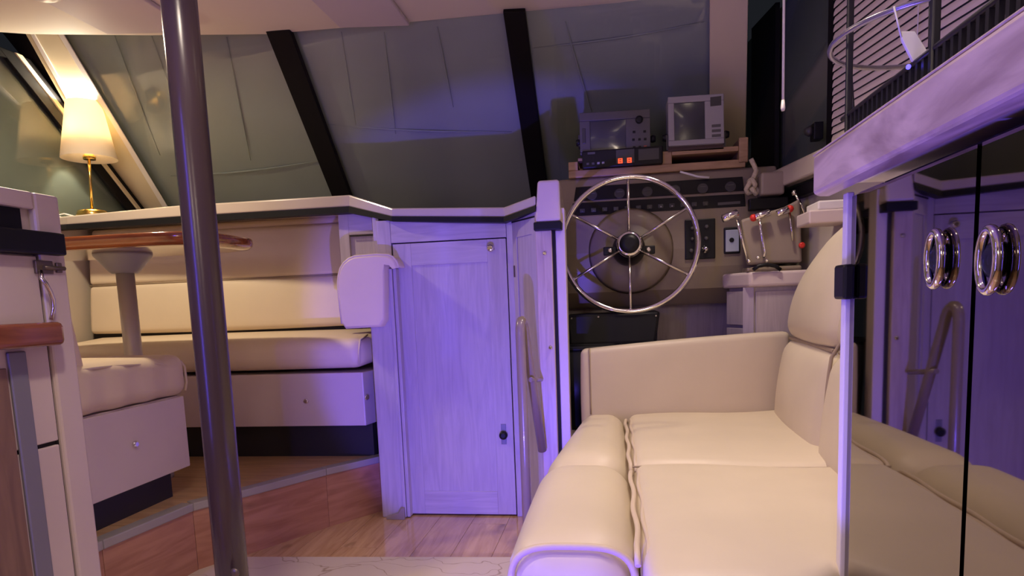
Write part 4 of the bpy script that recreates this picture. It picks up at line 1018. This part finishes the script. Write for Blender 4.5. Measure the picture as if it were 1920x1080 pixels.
# near end of bolster: piped end
ec = Vector(((XF + XS) / 2, YN, .40))
pp = []
for k in range(29):
    a = PI * (1.08 - 1.16 * k / 28)
    cx_ = math.copysign(abs(math.cos(a)) ** .6, math.cos(a)); sx_ = max(-.4, math.sin(a)); sx_ = math.copysign(abs(sx_) ** .6, sx_)
    pp.append(Vector((ec.x + .128 * cx_, YN + .022, .40 + .098 * sx_)))
obj('end_piping', MB().tube(pp, .008, 8), 'piping', sf)
# far arm
def armfn(q):
    s = .04 * max(0, min(1, (q.x + .13) / .8))
    return Vector((q.x, q.y + .17 * (q.x + .13), q.z + s))
za_top = aty(1100, 655, 2.84).z
obj('arm', MB().cushion((-.142, 2.83, .30), (.74, 2.905, za_top), .022, .006, armfn, mid=8), 'vinyl', sf)
obj('arm_piping', MB().tube([armfn(Vector((-.105, 2.828, z))) for z in [.5 + (za_top - .5) * k / 8 for k in range(9)]] + [armfn(Vector((-.105, 2.85, za_top + .001)))], .0035, 8), 'seam', sf)
# backs: two cushions, each with lower and upper section
def backfn(q):
    h = (q.z - .45) / .75
    x = q.x + .12 * max(0, h) ** 1.4
    return Vector((x + .05 * (q.y - 2.0), q.y, q.z))
ztopb = 1.235
zmid = .80
for y0, y1 in ((YN, 2.195), (2.201, 2.93)):
    def bf(q, y1=y1, y0=y0):
        p = backfn(q)
        if y1 > 2.5:
            k = max(0, (q.z - .88) / .36); t = (q.y - y0) / (y1 - y0)
            p.y -= .34 * k ** 2.4 * t ** 2; p.x += .07 * k ** 2 * t
        return p
    obj('back_cushion_lower', MB().cushion((XB, y0, ZS - .06), (XB + .19, y1, zmid - .001), .06, .028, bf, mid=8, cs=5), 'vinyl', sf)
    obj('back_cushion_upper', MB().cushion((XB - .004, y0, zmid + .001), (XB + .19, y1 - .0, ztopb), .07, .028, bf, mid=10, cs=5), 'vinyl', sf)
    obj('back_seam', MB().tube([bf(Vector((XB + .022, yy, zmid))) for yy in [y0 + .03 + (y1 - y0 - .06) * k / 10 for k in range(11)]], .007, 8), 'seam', sf)
obj('back_seam', MB().tube([backfn(Vector((XB + .028 - .02 * math.sin((z - .5) * 5) * (z < .8), 2.198, z))) for z in [.5 + .66 * k / 14 for k in range(15)]], .006, 8), 'seam', sf)
obj('back_frame', MB().prism([(XB + .12, YN + .02, .1), (XB + .2, YN + .02, .1), (XB + .30, YN + .02, 1.12), (XB + .22, YN + .02, 1.12)], (0, 1.3, 0)), 'vinyl', sf)

# ================================================================== RIGHT CABINET
XM = .41; YM1 = 1.275
zw0, zw1 = 1.166, 1.236
mc = thing('mirrored_cabinet', (.8, .6, 0), 'cabinet with smoked mirror doors and chrome ring pulls at right', 'cabinet')
obj('carcass', box((XM + .016, -.6, 0), (1.05, YM1 - .12, zw0 - .004)), 'gap', mc)
obj('end_panel', box((XM + .016, YM1 - .11, 0), (1.05, YM1 - .006, zw0 - .004)), 'oak', mc)
obj('edge_strip', box((XM - .008, YM1 - .022, 0), (XM + .004, YM1, zw0 - .004)), 'white', mc, .002)
ygap = .845
doors = [(ygap + .005, YM1 - .023), (ygap - .43, ygap - .005), (ygap - .87, ygap - .44)]
hpx = [(1765, 485), (1869, 487)]
for i, (y0, y1) in enumerate(doors):
    dd = obj('mirror_door', box((XM, y0, .05), (XM + .014, y1, zw0 - .012)), 'mirror', mc)
    if i < 2:
        k = atx(*hpx[i], XM)
        obj('ring_pull', MB().tube([k + Vector((-.008, .0, 0)) + Vector((0, math.cos(a) * .018, math.sin(a) * .033)) for a in [2 * PI * j / 40 for j in range(40)]], .0055, 10, closed=True), 'chrome', dd)
        obj('pull_cup', MB().lathe([(.019, 0), (.019, .006), (.012, .009), (.006, .007)], k, (-1, 0, 0), 28), 'black', dd)
k = atx(1600, 528, XM)
lt = obj('latch', box((XM - .02, YM1 - .05, k.z - .03), (XM - .001, YM1 + .004, k.z + .03)), 'black', mc, .005)
# worktop with wooden edge
wt = thing('right_worktop', (.7, .4, zw0), 'pinkish oak edged worktop at upper right above the mirrored cabinet', 'worktop')
obj('edge', MB().prism([(.36, -.6, zw0), (.36, 1.30, zw0), (.372, 1.325, zw0), (.40, 1.335, zw0), (.40, -.6, zw0)], (0, 0, zw1 - zw0)), 'oak_h', wt, .006)
obj('surface', box((.40, -.6, zw0 + .012), (1.10, 1.268, zw1 - .008)), 'gelpink', wt, .003)
obj('bead', box((.362, -.6, zw1), (.385, 1.318, zw1 + .004)), 'ltwood', wt, .002)

# wire rack on the worktop
zr = zw1 + .001
rk = thing('wire_rack', (.5, .95, zr), 'black wire rack with slotted sides standing on the oak-edged worktop', 'rack')
xk = .40; ya_, yb_ = .55, 1.31
obj('base_rail', box((xk - .006, ya_, zr), (xk + .014, yb_, zr + .022)), 'mesh', rk, .004)
obj('base_rail', box((.66, ya_, zr), (.68, yb_, zr + .022)), 'mesh', rk, .004)
obj('end_rail', box((xk, yb_ - .016, zr), (.68, yb_, zr + .022)), 'mesh', rk, .004)
obj('top_rail', MB().tube([(xk + .004, yb_ - .02, zr + .055), (xk + .004, ya_, zr + .055)], .0045, 8), 'mesh', rk)
k = 0; s0 = None
while True:
    yy = yb_ - .05 - k * .019
    if yy < ya_ + .02: break
    if s0 is None: s0 = obj('slot_bar', MB().box((xk + .001, yy - .0035, zr + .02), (xk + .007, yy + .0035, zr + .055)), 'mesh', rk)
    else:
        o = s0.copy(); C.objects.link(o); o.parent = rk; o.location = s0.location + Vector((0, -k * .019, 0))
    k += 1
pk0, pk1 = aty(1573, 250, 1.26), aty(1592, 0, 1.26)
for yy in (1.262, .95):
    obj('upright', box((xk - .001, yy - .005, zr), (xk + .009, yy + .005, zr + .40)), 'mesh', rk, .002)
# slotted back plate
bpx = .50
m = MB()
for r in range(7):
    z = zr + .07 + r * .032
    m.box((bpx, ya_ - .2, z), (bpx + .004, 1.02, z + .017))
obj('slotted_plate', m, 'mesh', rk)
for j in range(10):
    yy = ya_ - .19 + j * .066
    obj('plate_bar', box((bpx - .001, yy - .010, zr + .0), (bpx + .006, yy + .010, zr + .30)), 'mesh', rk)
# wire hoop
hz = 1.41
p1_, p2_, p3_ = atz(1556, 95, hz), atz(1735, 120, hz), atz(1720, 4, hz)
cxh, cyh = (p2_.x + p3_.x) / 2, (p2_.y + p3_.y) / 2
hoop = thing('wire_hoop', (cxh, cyh, hz), 'grey wire hoop lying level above the black rack', 'wire hoop')
def circ3(a, b, c):
    ax_, ay_, bx_, by_, cx2, cy2 = a.x, a.y, b.x, b.y, c.x, c.y
    D = 2 * (ax_ * (by_ - cy2) + bx_ * (cy2 - ay_) + cx2 * (ay_ - by_))
    ux = ((ax_ ** 2 + ay_ ** 2) * (by_ - cy2) + (bx_ ** 2 + by_ ** 2) * (cy2 - ay_) + (cx2 ** 2 + cy2 ** 2) * (ay_ - by_)) / D
    uy = ((ax_ ** 2 + ay_ ** 2) * (cx2 - bx_) + (bx_ ** 2 + by_ ** 2) * (ax_ - cx2) + (cx2 ** 2 + cy2 ** 2) * (bx_ - ax_)) / D
    return ux, uy, math.hypot(ax_ - ux, ay_ - uy)
ux_, uy_, ur_ = circ3(p1_, p2_, p3_)
obj('ring', MB().tube([(ux_ + ur_ * math.cos(a), uy_ + ur_ * math.sin(a), hz) for a in [2 * PI * j / 48 for j in range(48)]], .0045, 10, closed=True), 'wire', hoop)
for a in (.3, 2.2, 4.2):
    obj('stay', MB().tube([(ux_ + ur_ * math.cos(a), uy_ + ur_ * math.sin(a), hz), (ux_ + ur_ * .9 * math.cos(a), uy_ + ur_ * .9 * math.sin(a), zr)], .003, 6), 'mesh', hoop)
# hanging tag
Yt = 1.0
tg = thing('hanging_tag', tuple(aty(1715, 110, Yt)), 'white card tag hanging on a string inside the wire hoop', 'tag')
q = [aty(x, y, Yt) for x, y in ((1690, 58), (1716, 58), (1742, 100), (1738, 116), (1712, 114), (1692, 74))]
obj('card', MB().prism(q, (0, .006, 0)), 'tag', tg, .001)
obj('string', MB().tube([aty(1676, 12, Yt), aty(1690, 70, Yt)], .0012, 6), 'tag', tg)
p = aty(1703, 126, Yt)
tag(obj('blue_indicator', MB().lathe([(.003, 0), (.003, .003), (.001, .004)], p, (-.3, -1, 0), 12), 'led_blue'), 'tiny glowing blue light below the white tag', 'indicator light')
for o in bpy.data.objects:
    if '_w' in o: del o['_w']
